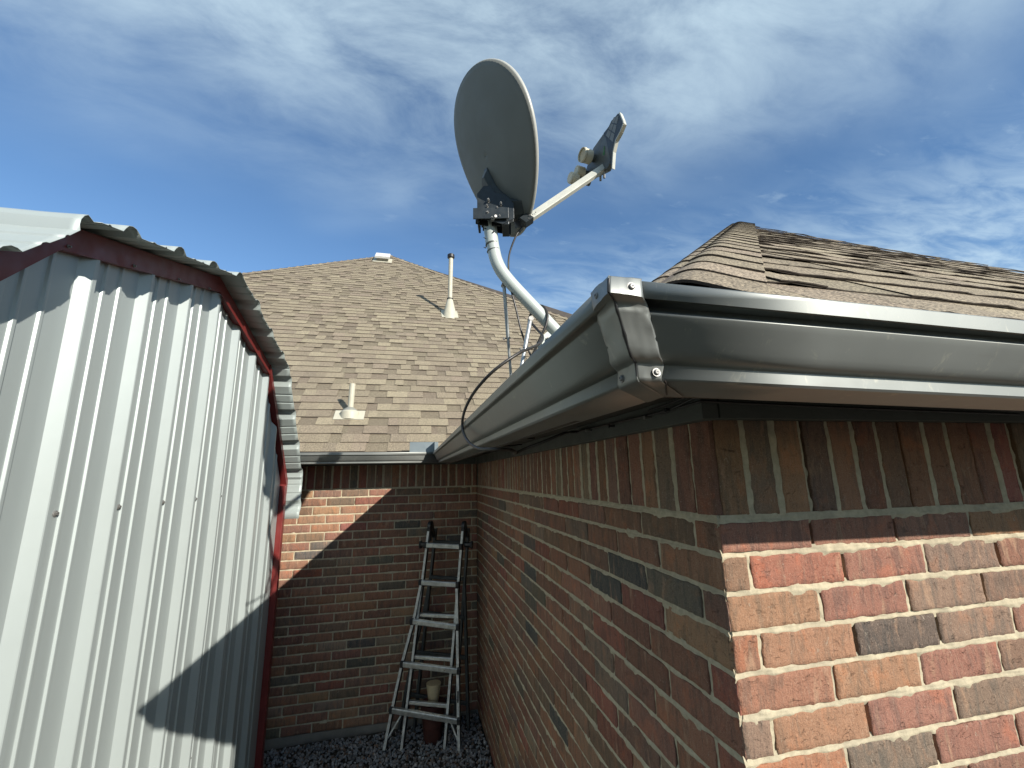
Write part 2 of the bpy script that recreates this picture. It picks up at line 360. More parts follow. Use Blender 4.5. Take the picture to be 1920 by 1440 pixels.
def courses(umin, umax, first, rows, jit=.004, flip=False, deepp=.18, dark={}):
    """first(r) -> joint offset of row r; returns bricks, beds, heads"""
    br, be, he = [], [], []
    for r in range(rows):
        v1 = BED[r] - J / 2; v0 = -C_ * (r + 1) + J / 2; k0 = first(r); cuts = []
        k = math.floor((umin - k0) / LB); u = k0 + k * LB
        while u < umax + LB: cuts.append(u + random.uniform(-jit, jit)); u += LB
        cuts = [c for c in cuts if umin + .03 < c < umax - .03]; e = [umin] + cuts + [umax]
        for i in range(len(e) - 1):
            a = e[i] + (J / 2 if i else 0); b = e[i + 1] - (J / 2 if i < len(e) - 2 else 0)
            c = dark.get((r, i)) or pick_col(); br.append([a, b, v0, v1, random.uniform(-.0015, .0015), c])
            if i: he.append((e[i] - J / 2, e[i] + J / 2, v0, v1, random.random() < deepp))
        be.append((v1, v1 + J, umin - .0042 if umin == .0032 else umin, umax))
    return br, be, he
def soldiers(umin, umax, deepp, wofs=0.0, pitch=.0795):
    br, he = [], []; u = umin; v0, v1 = .004, .226; bounds = []
    while u < umax - .03:
        w = pitch - J + random.uniform(-.005, .004); e_ = min(u + w, umax); cc = pick_col(); cc = cc if cc[0] > .2 or random.random() < .25 else pick_col(); br.append([u, e_, v0, v1, wofs + random.uniform(-.003, .003), cc])
        g = J + random.uniform(-.003, .007)
        if e_ < umax - .001: he.append((e_, e_ + g, v0, v1, random.random() < deepp))
        u = e_ + g
    if umax - u > .006: br.append([u, umax, v0, v1, wofs, pick_col()])
    elif umax - br[-1][1] > .002: br[-1][1] = umax
    return br, he
GREY = (.108, .102, .090, 1); RED = (.43, .170, .115, 1); TAN = (.44, .245, .140, 1); DRED = (.365, .165, .120, 1); DUST = (.310, .215, .155, 1)
house = thing('brick_house', (0, 0, -2.1), 'red brown brick house with tan shingle hip roof and soldier course under the eaves', 'house')
def build_walls():
    # front wall (faces -Y), u = X
    random.seed(21)
    fr = {(0, 0): (.40, .19, .135, 1), (0, 1): (.40, .19, .13, 1), (0, 2): (.38, .20, .14, 1), (1, 0): (.31, .19, .12, 1), (1, 1): RED, (1, 2): DRED, (2, 0): TAN, (2, 1): DRED, (2, 2): DUST, (3, 0): (.38, .18, .11, 1), (3, 1): (.46, .245, .145, 1), (3, 2): GREY, (3, 3): DUST,
          (4, 0): (.43, .205, .13, 1), (4, 1): TAN, (4, 2): DRED, (5, 0): DUST, (5, 1): (.44, .24, .14, 1), (5, 2): (.40, .185, .135, 1), (6, 0): (.46, .215, .12, 1), (6, 1): (.20, .17, .13, 1), (6, 2): DRED}
    fr = {k_: tuple(.22 * mu + .78 * x * .85 for mu, x in zip((.295, .165, .112), c_[:3])) + (1,) for k_, c_ in fr.items()}
    b, be, he = courses(.0032, 3.2, lambda r: .2505 if r % 2 == 0 else .072, 26, .004, dark=fr)
    he = [(u0, u1, a, c, random.random() < (.42 if a > -.8 else .2)) for (u0, u1, a, c, d) in he]
    sb, sh = soldiers(.022, 3.2, .3, -.004); allb = b + sb
    mb = wall_mesh((0, 0, 0), (1, 0, 0), (0, -1, 0), [q for q in allb if q[0] < 1.25 and q[2] > -1.05], [q for q in be if q[0] > -1.1], [q for q in he + sh if q[0] < 1.25 and q[2] > -1.05], 0, 1.25, .011, 1.0, 3, [(.021, 3.2, -2.08, .29)])
    mb2 = wall_mesh((0, 0, 0), (1, 0, 0), (0, -1, 0), [q for q in allb if not (q[0] < 1.25 and q[2] > -1.05)], [q for q in be if q[0] <= -1.1], [q for q in he + sh if not (q[0] < 1.25 and q[2] > -1.05)], 0, 3.2, .05, .6, 3, [])
    for (st, val) in [(0, 0)]: pass
    base = mb.n
    mb.v += mb2.v; mb.f += [tuple(i + base for i in f) for f in mb2.f]; mb.m += mb2.m; mb.n += mb2.n
    for k in mb.att: mb.att[k] += [(st + base, v) for st, v in mb2.att[k]]
    mb.build('wall', [M_BRICK, M_MORT, M_VOID], house, smooth=50)
    # side wall (faces -X), u = Y
    random.seed(5)
    sd = {(1, 4): GREY, (1, 3): GREY, (2, 2): (.12, .11, .095, 1), (1, 2): (.20, .11, .09, 1)}
    b, be, he = courses(.0032, 3.726, lambda r: .092 if r % 2 == 0 else .262, 26, .005, dark={(2, 2): GREY, (3, 2): GREY, (5, 6): GREY, (9, 6): GREY, (12, 5): GREY})
    he = [(u0, u1, a, c, random.random() < .12) for (u0, u1, a, c, d) in he]
    sb, sh = soldiers(.012, 3.732, .40, -.006)
    q1 = lambda q: q[0] < 1.5
    mb = wall_mesh((0, 0, 0), (0, 1, 0), (-1, 0, 0), [q for q in b + sb if q1(q)], [(a, c, .0015, 1.5) for a, c, _, _ in be], [q for q in he + sh if q1(q)], 0, 1.5, .0125, 1.0, 8, [(.021, 3.78, -2.08, .29)])
    mb2 = wall_mesh((0, 0, 0), (0, 1, 0), (-1, 0, 0), [q for q in b + sb if not q1(q)], [(a, c, 1.5, 3.726) for a, c, _, _ in be], [q for q in he + sh if not q1(q)], 0, 3.7, .03, .9, 8, [])
    base = mb.n; mb.v += mb2.v; mb.f += [tuple(i + base for i in f) for f in mb2.f]; mb.m += mb2.m; mb.n += mb2.n
    for k in mb.att: mb.att[k] += [(st + base, v) for st, v in mb2.att[k]]
    mb.build('wall', [M_BRICK, M_MORT, M_VOID], house, smooth=50)
    # back wall (faces -Y at y = 3.726)
    random.seed(9); bx = -1.4669
    b, be, he = courses(-4.2, -.001, lambda r: bx + (0 if r % 2 == 1 else LB / 2), 26, .004)
    he = [(u0, u1, a, c, random.random() < .05) for (u0, u1, a, c, d) in he]
    sb, sh = soldiers(-4.2, -.003, .1, -.004, .0805)
    mb = wall_mesh((0, 3.726, 0), (1, 0, 0), (0, -1, 0), b + sb, be, he + sh, -4.2, 0, .03, .9, 15, [(-4.2, .06, -2.08, .29)])
    mb.build('wall', [M_BRICK, M_MORT, M_VOID], house, smooth=50)
build_walls()
def foundation():
    for c, sz in (((1.62, .06, -2.35), (3.25, .10, .54)), ((.055, 1.92, -2.35), (.09, 3.62, .54)), ((-2.1, 3.79, -2.35), (4.2, .12, .54))):
        mb = MB(); mb.box(c, sz); mb.build('foundation', M_CONC, house, bevel=.006)
foundation()

# ------------------------------------------------------------------ roofs
SH = [((0.245, 0.214, 0.144), 22), ((0.224, 0.193, 0.131), 18), ((0.277, 0.246, 0.164), 14), ((0.205, 0.175, 0.122), 12), ((0.220, 0.181, 0.131), 9), ((0.293, 0.260, 0.173), 6), ((0.186, 0.160, 0.113), 7)]
SHK = [1.30]
def sh_col(k=1.0):
    t = random.random() * sum(w for _, w in SH)
    for c, w in SH:
        t -= w
        if t <= 0: break
    c = tuple(mu + .58 * (x - mu) for x, mu in zip(c, (.242, .199, .157)))
    q = random.uniform(.93, 1.07) * k * SHK[0]; return np.array((c[0] * q, c[1] * q, c[2] * q, 1))
def shingles(O, U, Vv, ulim, rows, ex, du, seed, wav=.001, th=.006, v00=0.0):
    O, U, Vv = V(*O), V(*U), V(*Vv); U /= np.linalg.norm(U); Vv /= np.linalg.norm(Vv); Nn = np.cross(U, Vv)
    if Nn[2] < 0: Nn = -Nn
    mb = MB()
    def piece(a, b, v0, v1, h0, h1, col, drop):
        n = max(2, int((b - a) / du) + 1); us = np.linspace(a, b, n)
        wv = wav * (1 + vn(us * 7, v0 * 9, 0, seed)) + wav * .7 * fbm(us * 22, v0 * 20, 0, seed + 3); dv = .0022 * vn(us * 6, v0 * 13, 2, seed)
        lo = O + np.multiply.outer(us, U) + np.multiply.outer(v0 + dv, Vv)
        hi = O + np.multiply.outer(us, U) + np.multiply.outer(np.full(n, v1), Vv)
        Pt = np.concatenate([lo + np.multiply.outer(h0 + wv - drop, Nn), lo + np.multiply.outer(h0 + wv, Nn), hi + Nn * h1])
        f = [(n + i, n + i + 1, 2 * n + i + 1, 2 * n + i) for i in range(n - 1)]
        f2 = [(i, i + 1, n + i + 1, n + i) for i in range(n - 1)] + [(0, n, 2 * n), (n - 1, 3 * n - 1, 2 * n - 1)]
        mb.add(Pt, f, 0, tcol=col); b0 = mb.n - len(Pt); mb.f += [tuple(q + b0 for q in w_) for w_ in f2]; mb.m += [1] * len(f2)
    random.seed(seed)
    for k in range(rows):
        v0 = v00 + k * ex; a, b = ulim(v0 + ex / 2)
        if b - a < .02: continue
        u = a
        while u < b:                      # lower laminate layer, darker
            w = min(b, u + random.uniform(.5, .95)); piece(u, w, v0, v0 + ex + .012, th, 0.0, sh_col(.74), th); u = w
        u = a - random.uniform(0, .25)
        while u < b:
            w = random.uniform(.09, .25); g = random.choice((0, .001, .11, .16, .2)) if random.random() < .62 else .001
            c0, c1 = max(a, u), min(b, u + w)
            if c1 - c0 > .01: piece(c0, c1, v0 - .001, v0 + ex + .008, th * 1.95 + random.uniform(0, .0015), th * .95, sh_col(), th * .98)
            u += w + g
    return mb
def hip_caps(A, B, dl, dr, expo, half, n_cross, rise=.006, seed=1, lhalf=None):
    """caps folded over the line A->B; dl, dr = unit directions down each side, across the line"""
    A, B, dl, dr = V(*A), V(*B), V(*dl), V(*dr); H = B - A; Lh = np.linalg.norm(H); H /= Lh
    nl = np.cross(H, dl); nl *= np.sign(nl[2]); nr = np.cross(H, dr); nr *= np.sign(nr[2]); nm = nl + nr; nm /= np.linalg.norm(nm)
    mb = MB(); random.seed(seed); ts = np.linspace(-1, 1, n_cross); j = 0
    while j * expo < Lh - .02:
        def line(s, h, sag):
            out = []
            for t in ts:
                d, nn = ((dl if lhalf is None else unit(dl - V(0, 0, .22))), nl) if t < 0 else (dr, nr); w = min(1, abs(t) * 2.0); nn = nn * w + nm * (1 - w); nn = nn / np.linalg.norm(nn)
                fold = -.030 * half * 5 * max(0, 1 - abs(t) * 2.6) ** 2
                hh = h if t >= 0 or lhalf is None else .0015 + (h - .0015) * (1 + t) ** .7; out.append(A + H * (s + sag * (1 - abs(t)) * .0 + .0016 * vn(t * 3, j * 7.1, 0, seed)) + d * (abs(t) * (half if t >= 0 or lhalf is None else lhalf)) + nn * (hh + .0012 * (1 if t > 0 else 1 + t) * vn(t * 2.4, j * 3.3, 4, seed)) + nm * fold)
            return np.array(out)
        s0 = j * expo; s1 = min(Lh, s0 + expo + .015); n = len(ts); h0 = rise + .0048
        lo0, lo1, hi = line(s0, h0 - .0045, 0), line(s0, h0, 0), line(s1, rise + .001, 0)
        Pt = np.concatenate([lo0, lo1, hi]); f = [(n + i, n + i + 1, 2 * n + i + 1, 2 * n + i) for i in range(n - 1)]; f2 = [(i, i + 1, n + i + 1, n + i) for i in range(n - 1)] + [(0, n, 2 * n), (n - 1, 3 * n - 1, 2 * n - 1)]
        mb.add(Pt, f, 0, tcol=sh_col(random.uniform(.92, 1.05))); b0 = mb.n - len(Pt); mb.f += [tuple(q + b0 for q in w_) for w_ in f2]; mb.m += [1] * len(f2); j += 1
    return mb
def unit(v): v = V(*v); return v / np.linalg.norm(v)
def build_roofs():
    # back slope: eave line y = 3.37, rises to +Y with slope .82; hips from the peak
    m = .82; O = (0, 3.385, .335); Vv = unit((0, 1, m)); k = math.hypot(1, m)
    pk = V(-1.422, 10.309, 6.026); lf = V(-4.04, 7.975, 4.112); rt = V(2.38, 6.73, 3.092)
    def lim(v):
        y = 3.385 + v / k
        if y >= 10.3: return (0, 0)
        xl = pk[0] + (lf[0] - pk[0]) * (pk[1] - y) / (pk[1] - lf[1]); xr = pk[0] + (rt[0] - pk[0]) * (pk[1] - y) / (pk[1] - rt[1])
        xr = min(xr, -.30 + (y - 3.385) * 1.0 + .12)
        return (max(xl, -7.0), xr)
    SHK[0] = 1.06
    rows = int((10.3 - 3.385) * k / .150) + 1
    shingles(O, (1, 0, 0), Vv, lim, rows, .150, .16, 31, wav=.0012, th=.007).build('roof', [M_SHIN, M_EDGE], house)
    for far in (lf, rt):
        A = pk + (far - pk) * (1.9 if far[0] < 0 else 1.0); Hh = unit(pk - A); nb = unit((0, -m, 1)); d1 = np.cross(Hh, nb); d1 /= np.linalg.norm(d1)
        if d1[2] > 0: d1 = -d1
        d2 = V(-d1[1], -d1[0], d1[2]) if far[0] > 0 else V(d1[1], d1[0], d1[2])
        side = 1 if far[0] > 0 else -1; d2 = unit((side * .62, .30, -.55)); d2 = d2 - Hh * (d2 @ Hh); d2 /= np.linalg.norm(d2)
        hip_caps(A, pk, d1, d2, .146, .15, 7, seed=41).build('hip_cap', [M_SHIN, M_EDGE], house)
    # far sides of the main roof
    mb = MB(); far_pk = pk + V(0, 6, 0); l2 = pk + (lf - pk) * 2.6; r2 = rt
    mb.add([pk, far_pk, l2 + V(0, 14, 0), l2], [(0, 1, 2, 3)], 0, tcol=np.array([.26, .2, .15, 1])); mb.add([pk, far_pk, r2 + V(.5, 10, -1.0), r2], [(3, 2, 1, 0)], 0, tcol=np.array([.26, .2, .15, 1]))
    mb.build('roof', [M_SHIN, M_EDGE], house)
    SHK[0] = 1.16
    # front slope of the wing
    m2 = .80; ea = V(-.395, -.412, .335); k2 = math.hypot(1, m2)
    pf = V(1.90, 1.85, 2.145); rf = V(3.08, .86, 1.345)
    dip = -.012
    def lim2(v):
        y = -.412 + v / k2
        xl = ea[0] + (y - ea[1]) * (pf[0] - ea[0]) / (pf[1] - ea[1]) + .10
        xr = 4.2 if y < rf[1] - .9 else pf[0] + (rf[0] - pf[0]) * (pf[1] - y) / (pf[1] - rf[1])
        return (xl, min(xr, 4.2)) if y < pf[1] else (0, 0)
    shingles((0, -.412, .335), (1, 0, dip), unit((0, 1, m2)), lim2, 22, .143, .030, 51, wav=.0034, th=.0024).build('roof', [M_SHIN, M_EDGE], house)
    # side slope of the wing (rises to +X)
    def lim3(v):
        x = -.395 + v / k2
        return (-.335 + (x + .395) * .985, 3.50 + (x + .395) * .98) if x < 1.72 else (0, 0)
    shingles((-.405, 0, .326), (0, 1, 0), unit((1, 0, m2 - .012)), lim3, 18, .143, .12, 61, wav=.0002, th=.0040).build('roof', [M_SHIN, M_EDGE], house)
    Hh = unit(pf - ea); nf = unit((0, -m2, 1)); dr = np.cross(Hh, nf); dr *= (1 if dr[0] > 0 else -1); ns = unit((-m2, 0, 1)); dl = np.cross(Hh, ns); dl *= (1 if dl[1] > 0 else -1)
    hip_caps(ea + V(0, 0, .006) + Hh * .095, pf, unit(dl), unit(dr), .143, .155, 31, rise=.005, seed=71, lhalf=.125).build('hip_cap', [M_SHIN, M_EDGE], house, smooth=35)
    mb = MB(); dk = np.array([.1, .08, .06, 1.]); dn = V(0, 0, -.010)
    zf = lambda x, y: V(x, y, .335 + m2 * (y + .412) + dip * x) + dn
    mb.add([zf(-.395, -.412), zf(4.2, -.412), zf(4.2, -.06), zf(rf[0], rf[1] - .02), zf(pf[0], pf[1] - .04)], [(0, 1, 2, 3, 4)], 0, tcol=dk)
    mb.add([ea + dn, V(-.395, 3.42, .310) + dn, V(1.75, 5.50, .310 + .785 * 2.145) + dn, pf + dn - V(0, 0, .05)], [(0, 3, 2, 1)], 0, tcol=dk)
    mb.add([V(-7, 3.385, .325), V(-.3, 3.385, .325), V(3.0, 6.73, 3.05), pk + V(0, .02, -.03), V(-7, 5.4, 1.96)], [(0, 1, 2, 3, 4)], 0, tcol=dk)
    mb.build('roof_deck', M_EDGE, house)
    # fascia, soffit and frieze boards
    for nm, mt, bv, bs in (('fascia', M_SOFFIT, .002, (((1.30, -.352, .284), (3.32, .018, .148)), ((-.352, 1.49, .284), (.018, 3.66, .146)), ((-2.22, 3.328, .285), (4.0, .018, .10)))),
                           ('soffit', M_SOFFIT, 0, (((1.48, -.17, .296), (3.66, .345, .010)), ((-.160, 1.91, .2955), (.364, 3.66, .010)), ((-2.2, 3.53, .297), (4.0, .38, .010)))),
                           ('frieze_board', M_FRIEZE, .002, (((-.004, 1.84, .2570), (.044, 3.72, .066)), ((1.61, -.003, .2575), (3.18, .040, .065)), ((-2.11, 3.718, .2575), (4.17, .040, .065))))):
        for c, sz in bs:
            mb = MB(); mb.box(c, sz); mb.build(nm, mt, house, bevel=bv)
build_roofs()

# ------------------------------------------------------------------ gutter
PROF = [(-.094, .088), (-.094, .002), (-.091, 0), (-.003, 0), (0, .003), (.0003, .0180), (.0018, .0195), (.0075, .0208), (.0125, .0232), (.0165, .0275), (.0200, .0330), (.0250, .0420), (.0300, .0510), (.0345, .0590), (.0368, .0635), (.0380, .0665), (.0372, .0690), (.0340, .0715), (.0300, .0780), (.0500, .0800), (.0512, .0770), (.0532, .0765), (.0538, .0945), (.0522, .0962), (.0360, .0966), (.0350, .0930), (.0350, .0880)]
def sweep(mb, prof, ends, nseg=1, mi=0, wob=0.0, seed=0):
    """ends = (P0, out0, P1, out1)"""
    P0, o0, P1, o1 = [V(*e) for e in ends[:4]]; G = []
    for t in np.linspace(0, 1, nseg + 1):
        P = P0 + (P1 - P0) * t; o = o0 + (o1 - o0) * t if nseg < 2 else (o0 if t == 0 else o1 if t == 1 else None)
        if o is None: o = V(*ends[4])
        G.append([P + o * (a + wob * vn(t * 37, b * 40, 0, seed)) + V(0, 0, b) for a, b in prof])
    mb.grid(np.array(G), mi)
PROF_S = PROF[:16] + [(.0400, .0705), (.0408, .0722), (.0425, .0735), (.0470, .0745), (.0500, .0748), (.0515, .0750), (.0532, .0765)] + PROF[22:]
NC = (-.43, -.45, .21)
gut = thing('rain_gutter', (-.43, -.45, .21), 'grey bronze metal rain gutter running round the eaves, corner toward the camera', 'gutter')
def build_gutter():
    sl = -.0150
    def run(a, b, name='trough'):
        mb = MB(); sweep(mb, PROF if a[0] == NC and a[2] == (0, -1, 0) else PROF_S, (a[0], a[1], b[0], b[1], a[2]), a[3], wob=.0); o = mb.build(name, M_GUT, gut, smooth=26, solid=.0012, recalc=False); return o
    run((NC, (-1, -1, 0), (0, -1, 0), 14), ((3.0, -.45, .21 + 3.43 * sl * .95), (0, -1, 0)))
    run((NC, (-1, -1, 0), (-1, 0, 0), 10), ((-.43, 3.306, .231), (-1, -1, 0)))
    run((((-.43, 3.306, .231)), (-1, -1, 0), (0, -1, 0), 6), ((-4.1, 3.306, .236), (0, -1, 0)))
    # wrapped corner strip, both legs, edge curved and crimped
    def strip(leg, sgn):
        mb = MB(); pr = [p for p in PROF[2:17]] + [(.0400, .0725), (.0460, .0750)] + [p for p in PROF[21:24]]; n = len(pr); G = []
        T = np.linspace(0, 1, 15)
        for t in T:
            row = []
            for i, (a, b) in enumerate(pr):
                ln = (.0370 if b > .02 else .030 + b * .3) if leg == 0 else .046 + .002 * math.sin(b * 300)
                s = t * ln; crimp = .0020 * math.sin(b * 560) * t ** 3 * (1 if .02 < b < .08 else 0) + .0012 * fbm(s * 60, b * 60, leg, 3)
                fill = (.004 * math.exp(-((b - .072) / .010) ** 2)) * (1 - t) ** .5
                o = a + .0022 + crimp + fill; z = b + (.0016 if b > .09 else (-.0014 if b < .003 else 0))
                if leg == 0: row.append((NC[0] - o + s, NC[1] - o, NC[2] + z + s * sl))
                else: row.append((NC[0] - o, NC[1] - o + s, NC[2] + z + s * .0055))
            G.append(row)
        mb.grid(np.array(G)); mb.build('corner_strip', M_GUT, gut, smooth=60, solid=.001)
    strip(0, 1); strip(1, 1)
    mb = MB(); pr = [p for p in PROF[4:17]] + [(.0400, .0725), (.0460, .0750), (.0532, .0765), (.0538, .092)]; pts = [V(*NC) + V(-1, -1, 0) * (a + .0035 + (.004 * math.exp(-((b - .072) / .010) ** 2))) + V(0, 0, b) for a, b in pr]
    mb.tube(pts, [.0016 + .0009 * vn(i * 1.3, 0, 0, 5) for i in range(len(pts))], 8); mb.build('sealant_bead', M_SEAL, gut, smooth=60)
    def screw(p, n):
        p = V(*p); n = unit(n); mb = MB(); mb.tube([p, p + n * .0012], .0052, 16); mb.tube([p + n * .0010, p + n * .0030, p + n * .0038], [.0036, .0034, .0024], 10); mb.tube([p + n * .0037, p + n * .0041], .0014, 6, 1)
        mb.build('screw', [M_ZINC, M_BLACK], gut, smooth=40)
    screw((-.462, -.5062, .2955), (0, -1, .05)); screw((-.408, -.4525, .2185), (0, -1, .1)); screw((-.4862, -.478, .2962), (-1, 0, .05)); screw((-.4325, -.418, .2185), (-1, 0, .1))
    # loose tail of sealant under the corner
    mb = MB(); mb.tube(smoothpath([(-.399, -.4535, .2100), (-.393, -.447, .2080), (-.382, -.430, .2068), (-.368, -.408, .2062), (-.352, -.384, .2068)], 5), .0011, 6); mb.build('seam_line', M_SEAL, gut)
    # splash guard at the inside corner
    mb = MB(); mb.box((-.568, 3.2585, .372), (.262, .0022, .098)); mb.build('splash_guard', M_GUARD, gut)
    mb = MB(); mb.box((-.475, 3.20, .3735), (.0022, .115, .095)); mb.build('splash_guard', M_GUARD, gut)
build_gutter()

# ------------------------------------------------------------------ metal shed
shed = thing('metal_shed', (-1.78, 1.6, -2.15), 'white ribbed steel shed with dark red frame, standing left of the brick wall', 'shed')
SP = [(-.20, -.22), (-.23, .10), (.530, .872), (1.60, 1.198), (2.60, .950), (3.335, .10), (3.300, -.23)]     # roof line in (y, z)
def prof_z(y, drop=0.0):
    P = [(-.25, -.3), (-.23, .06), (.53, .838), (1.60, 1.160), (2.55, .885), (3.235, .05), (3.30, -.4)]
    return float(np.interp(y, [p[0] for p in P], [p[1] for p in P])) - drop
def build_shed():
    xw = -1.762
    # gable wall: panel section along Y, major rib every 0.3048 m, two small ribs between
    base = [(0, 0), (.006, .0008), (.033, .029), (.036, .0308), (.052, .0308), (.055, .029), (.074, .001), (.080, 0), (.122, 0), (.1235, .0006), (.1275, .0066), (.1295, .0072), (.137, .0072), (.139, .0066), (.144, .0006), (.146, 0), (.202, 0), (.2035, .0006), (.2075, .0066), (.2095, .0072), (.217, .0072), (.219, .0066), (.224, .0006), (.226, 0), (.27, 0)]
    sec = []
    for k in range(-3, 9):
        for a, b in base:
            y = .696 + .3048 * k - .010 + a
            if -.16 < y < 3.116 or (b == 0 and 3.1 < y < 3.21): sec.append((y, b))
    mb = MB(); zs = np.concatenate([np.linspace(-2.15, -.4, 8), [-.4 + .01]]); G = []
    for y, h in sec:
        zt = prof_z(y); zz = np.concatenate([np.linspace(-2.15, zt, 26)])
        G.append([(xw + h + .0016 * fbm(y * 1.3, z * 1.1, 0, 4, 2), y, z) for z in zz])
    mb.grid(np.array(G)); mb.build('wall', M_SHED, shed, smooth=9)
    # roof sheets: section in the (y, z) plane with ribs, running along X
    def section(pts, off):
        out = []; d = 0
        for i in range(len(pts) - 1):
            a, b = V(*pts[i]), V(*pts[i + 1]); L = np.linalg.norm(b - a); t = (b - a) / L; nrm = V(-t[1], t[0])
            out.append(tuple(a)); s = -(d % .3048) + .3048 * 0
            k0 = s
            while k0 < L:
                for q, h in ((.10, 0), (.112, .012), (.132, .024), (.152, .026), (.172, .024), (.192, .012), (.204, 0), (.262, 0), (.268, .004), (.276, .004), (.282, 0), (.030, 0), (.036, .004), (.044, .004), (.050, 0)):
                    pass
                for q, h in ((.030, 0), (.036, .004), (.044, .004), (.050, 0), (.10, 0), (.112, .013), (.128, .024), (.150, .028), (.172, .024), (.188, .013), (.20, 0), (.262, 0), (.268, .004), (.276, .004), (.282, 0)):
                    u = k0 + q
                    if .008 < u < L - .008:
                        p = a + t * u + nrm * (h + off); out.append((p[0], p[1]))
                k0 += .3048
            d += L
        out.append(pts[-1]); return out
    def sheet(pts, x0, x1, name='roof_sheet', jag=.004):
        se = section(pts, 0.0); mb = MB(); xs = np.concatenate([np.linspace(x1, x1 - .16, 7), [x1 - .5, x0]])
        G = []
        for i, (y, z) in enumerate(se):
            e = jag * vn(i * .31, y * 4, 0, 17) ; G.append([(x + (e if j == 0 else 0), y + .0025 * vn(y * 7, x * 9, 0, 3), z + .003 * vn(y * 5, x * 8, 0, 2)) for j, x in enumerate(xs)])
        mb.grid(np.array(G)); o = mb.build(name, [M_SHED, M_BACKER], shed, smooth=20, solid=.0015); o.modifiers['solid'].material_offset = 1; o.modifiers['solid'].material_offset_rim = 0; return o
    sheet(SP[2:], -6.2, -1.612)
    sheet([SP[0], SP[1], SP[2], (.55, .878)], -6.2, -1.622, jag=.010)
    # inside lining under the overhang shows the ribs: red channel trim below it
    def trim(pts, w, d, x, name, m=M_RED, shift=0.0):
        mb = MB(); P = [V(x, a, b) for a, b in pts]; n = len(P); rows = []
        for i in range(n):
            t = P[min(i + 1, n - 1)] - P[max(i - 1, 0)]; t /= np.linalg.norm(t); t0 = unit(P[min(i + 1, n - 1)] - P[i]) if i < n - 1 else t
            nr = unit(np.cross(V(1, 0, 0), t)); c = max(.6, float(t @ t0)); nr = nr / c
            rows.append([P[i] + nr * shift, P[i] + V(d, 0, 0) + nr * shift, P[i] + V(d, 0, 0) - nr * (w - shift), P[i] - nr * (w - shift), P[i] - nr * (w - shift) + V(-.03, 0, 0)])
        mb.grid(np.array(rows)); return mb.build(name, m, shed, solid=.002)
    tp = [(-.185, .07), (.530, .866), (1.60, 1.194), (2.575, .933), (3.300, .090), (3.292, -.02)]
    trim(tp[:3], .078, .018, -1.748, 'gable_trim'); trim(tp[2:4], .070, .018, -1.7478, 'gable_trim'); trim([(2.56, .945)] + tp[4:], .036, .022, -1.7475, 'gable_trim')
    # flap of the trim that bulges away from the ribs on the falling side
    mb = MB(); G = []
    for t in np.linspace(0, 1, 40):
        y = 1.62 + (2.56 - 1.62) * t; z = 1.108 + (.868 - 1.108) * t; sc_ = abs(math.sin(t * math.pi * 3.2)); G.append([(-1.7285, y, z + .004), (-1.724, y, z - .003), (-1.718 + .003 * sc_, y, z - .013 - .006 * sc_)])
    mb.grid(np.array(G)); mb.build('trim_flap', M_RED, shed, solid=.0015)
    # corner post and door frame side
    mb = MB(); mb.box((-1.756, 3.243, -1.10), (.074, .060, 2.30)); mb.build('corner_post', M_RED, shed, bevel=.004)
    mb = MB(); mb.box((-3.9, 3.262, -1.12), (4.2, .02, 2.2)); mb.box((-3.9, -.17, -1.12), (4.2, .02, 2.2)); mb.box((-6.0, 1.55, -.75), (.02, 3.4, 2.85)); mb.build('wall', M_SHED, shed)
    def screw(p, n, r=.0085):
        p, n = V(*p), unit(n); mb = MB(); mb.tube([p, p + n * .002, p + n * .0035], [r, r, r * .8], 14); mb.tube([p + n * .003, p + n * .0085], r * .55, 6)
        mb.build('screw', M_ZINC, shed, smooth=30)
    for k, z in ((0, .010), (1, .012), (2, .012), (3, .014), (4, .019), (5, .02), (6, .02)):
        y = .787 + .3048 * k + .010
        screw((xw + .0015, y, .012 + z * .2), (1, 0, 0), .0105)
    for k in range(1, 7): screw((xw + .0015, .787 + .3048 * k + .012, -1.305), (1, 0, 0), .008)
    for (yy, zz) in ((.30, .655), (.41, .775), (.06, .40)): screw((-1.83, yy, zz + .012), (0, -.73, .68), .010)
    for i, t in enumerate((.08, .36, .64, .90)):
        screw((-1.7285, .508 + 1.09 * t, .862 + .319 * t - .068), (1, 0, 0), .006)
build_shed()

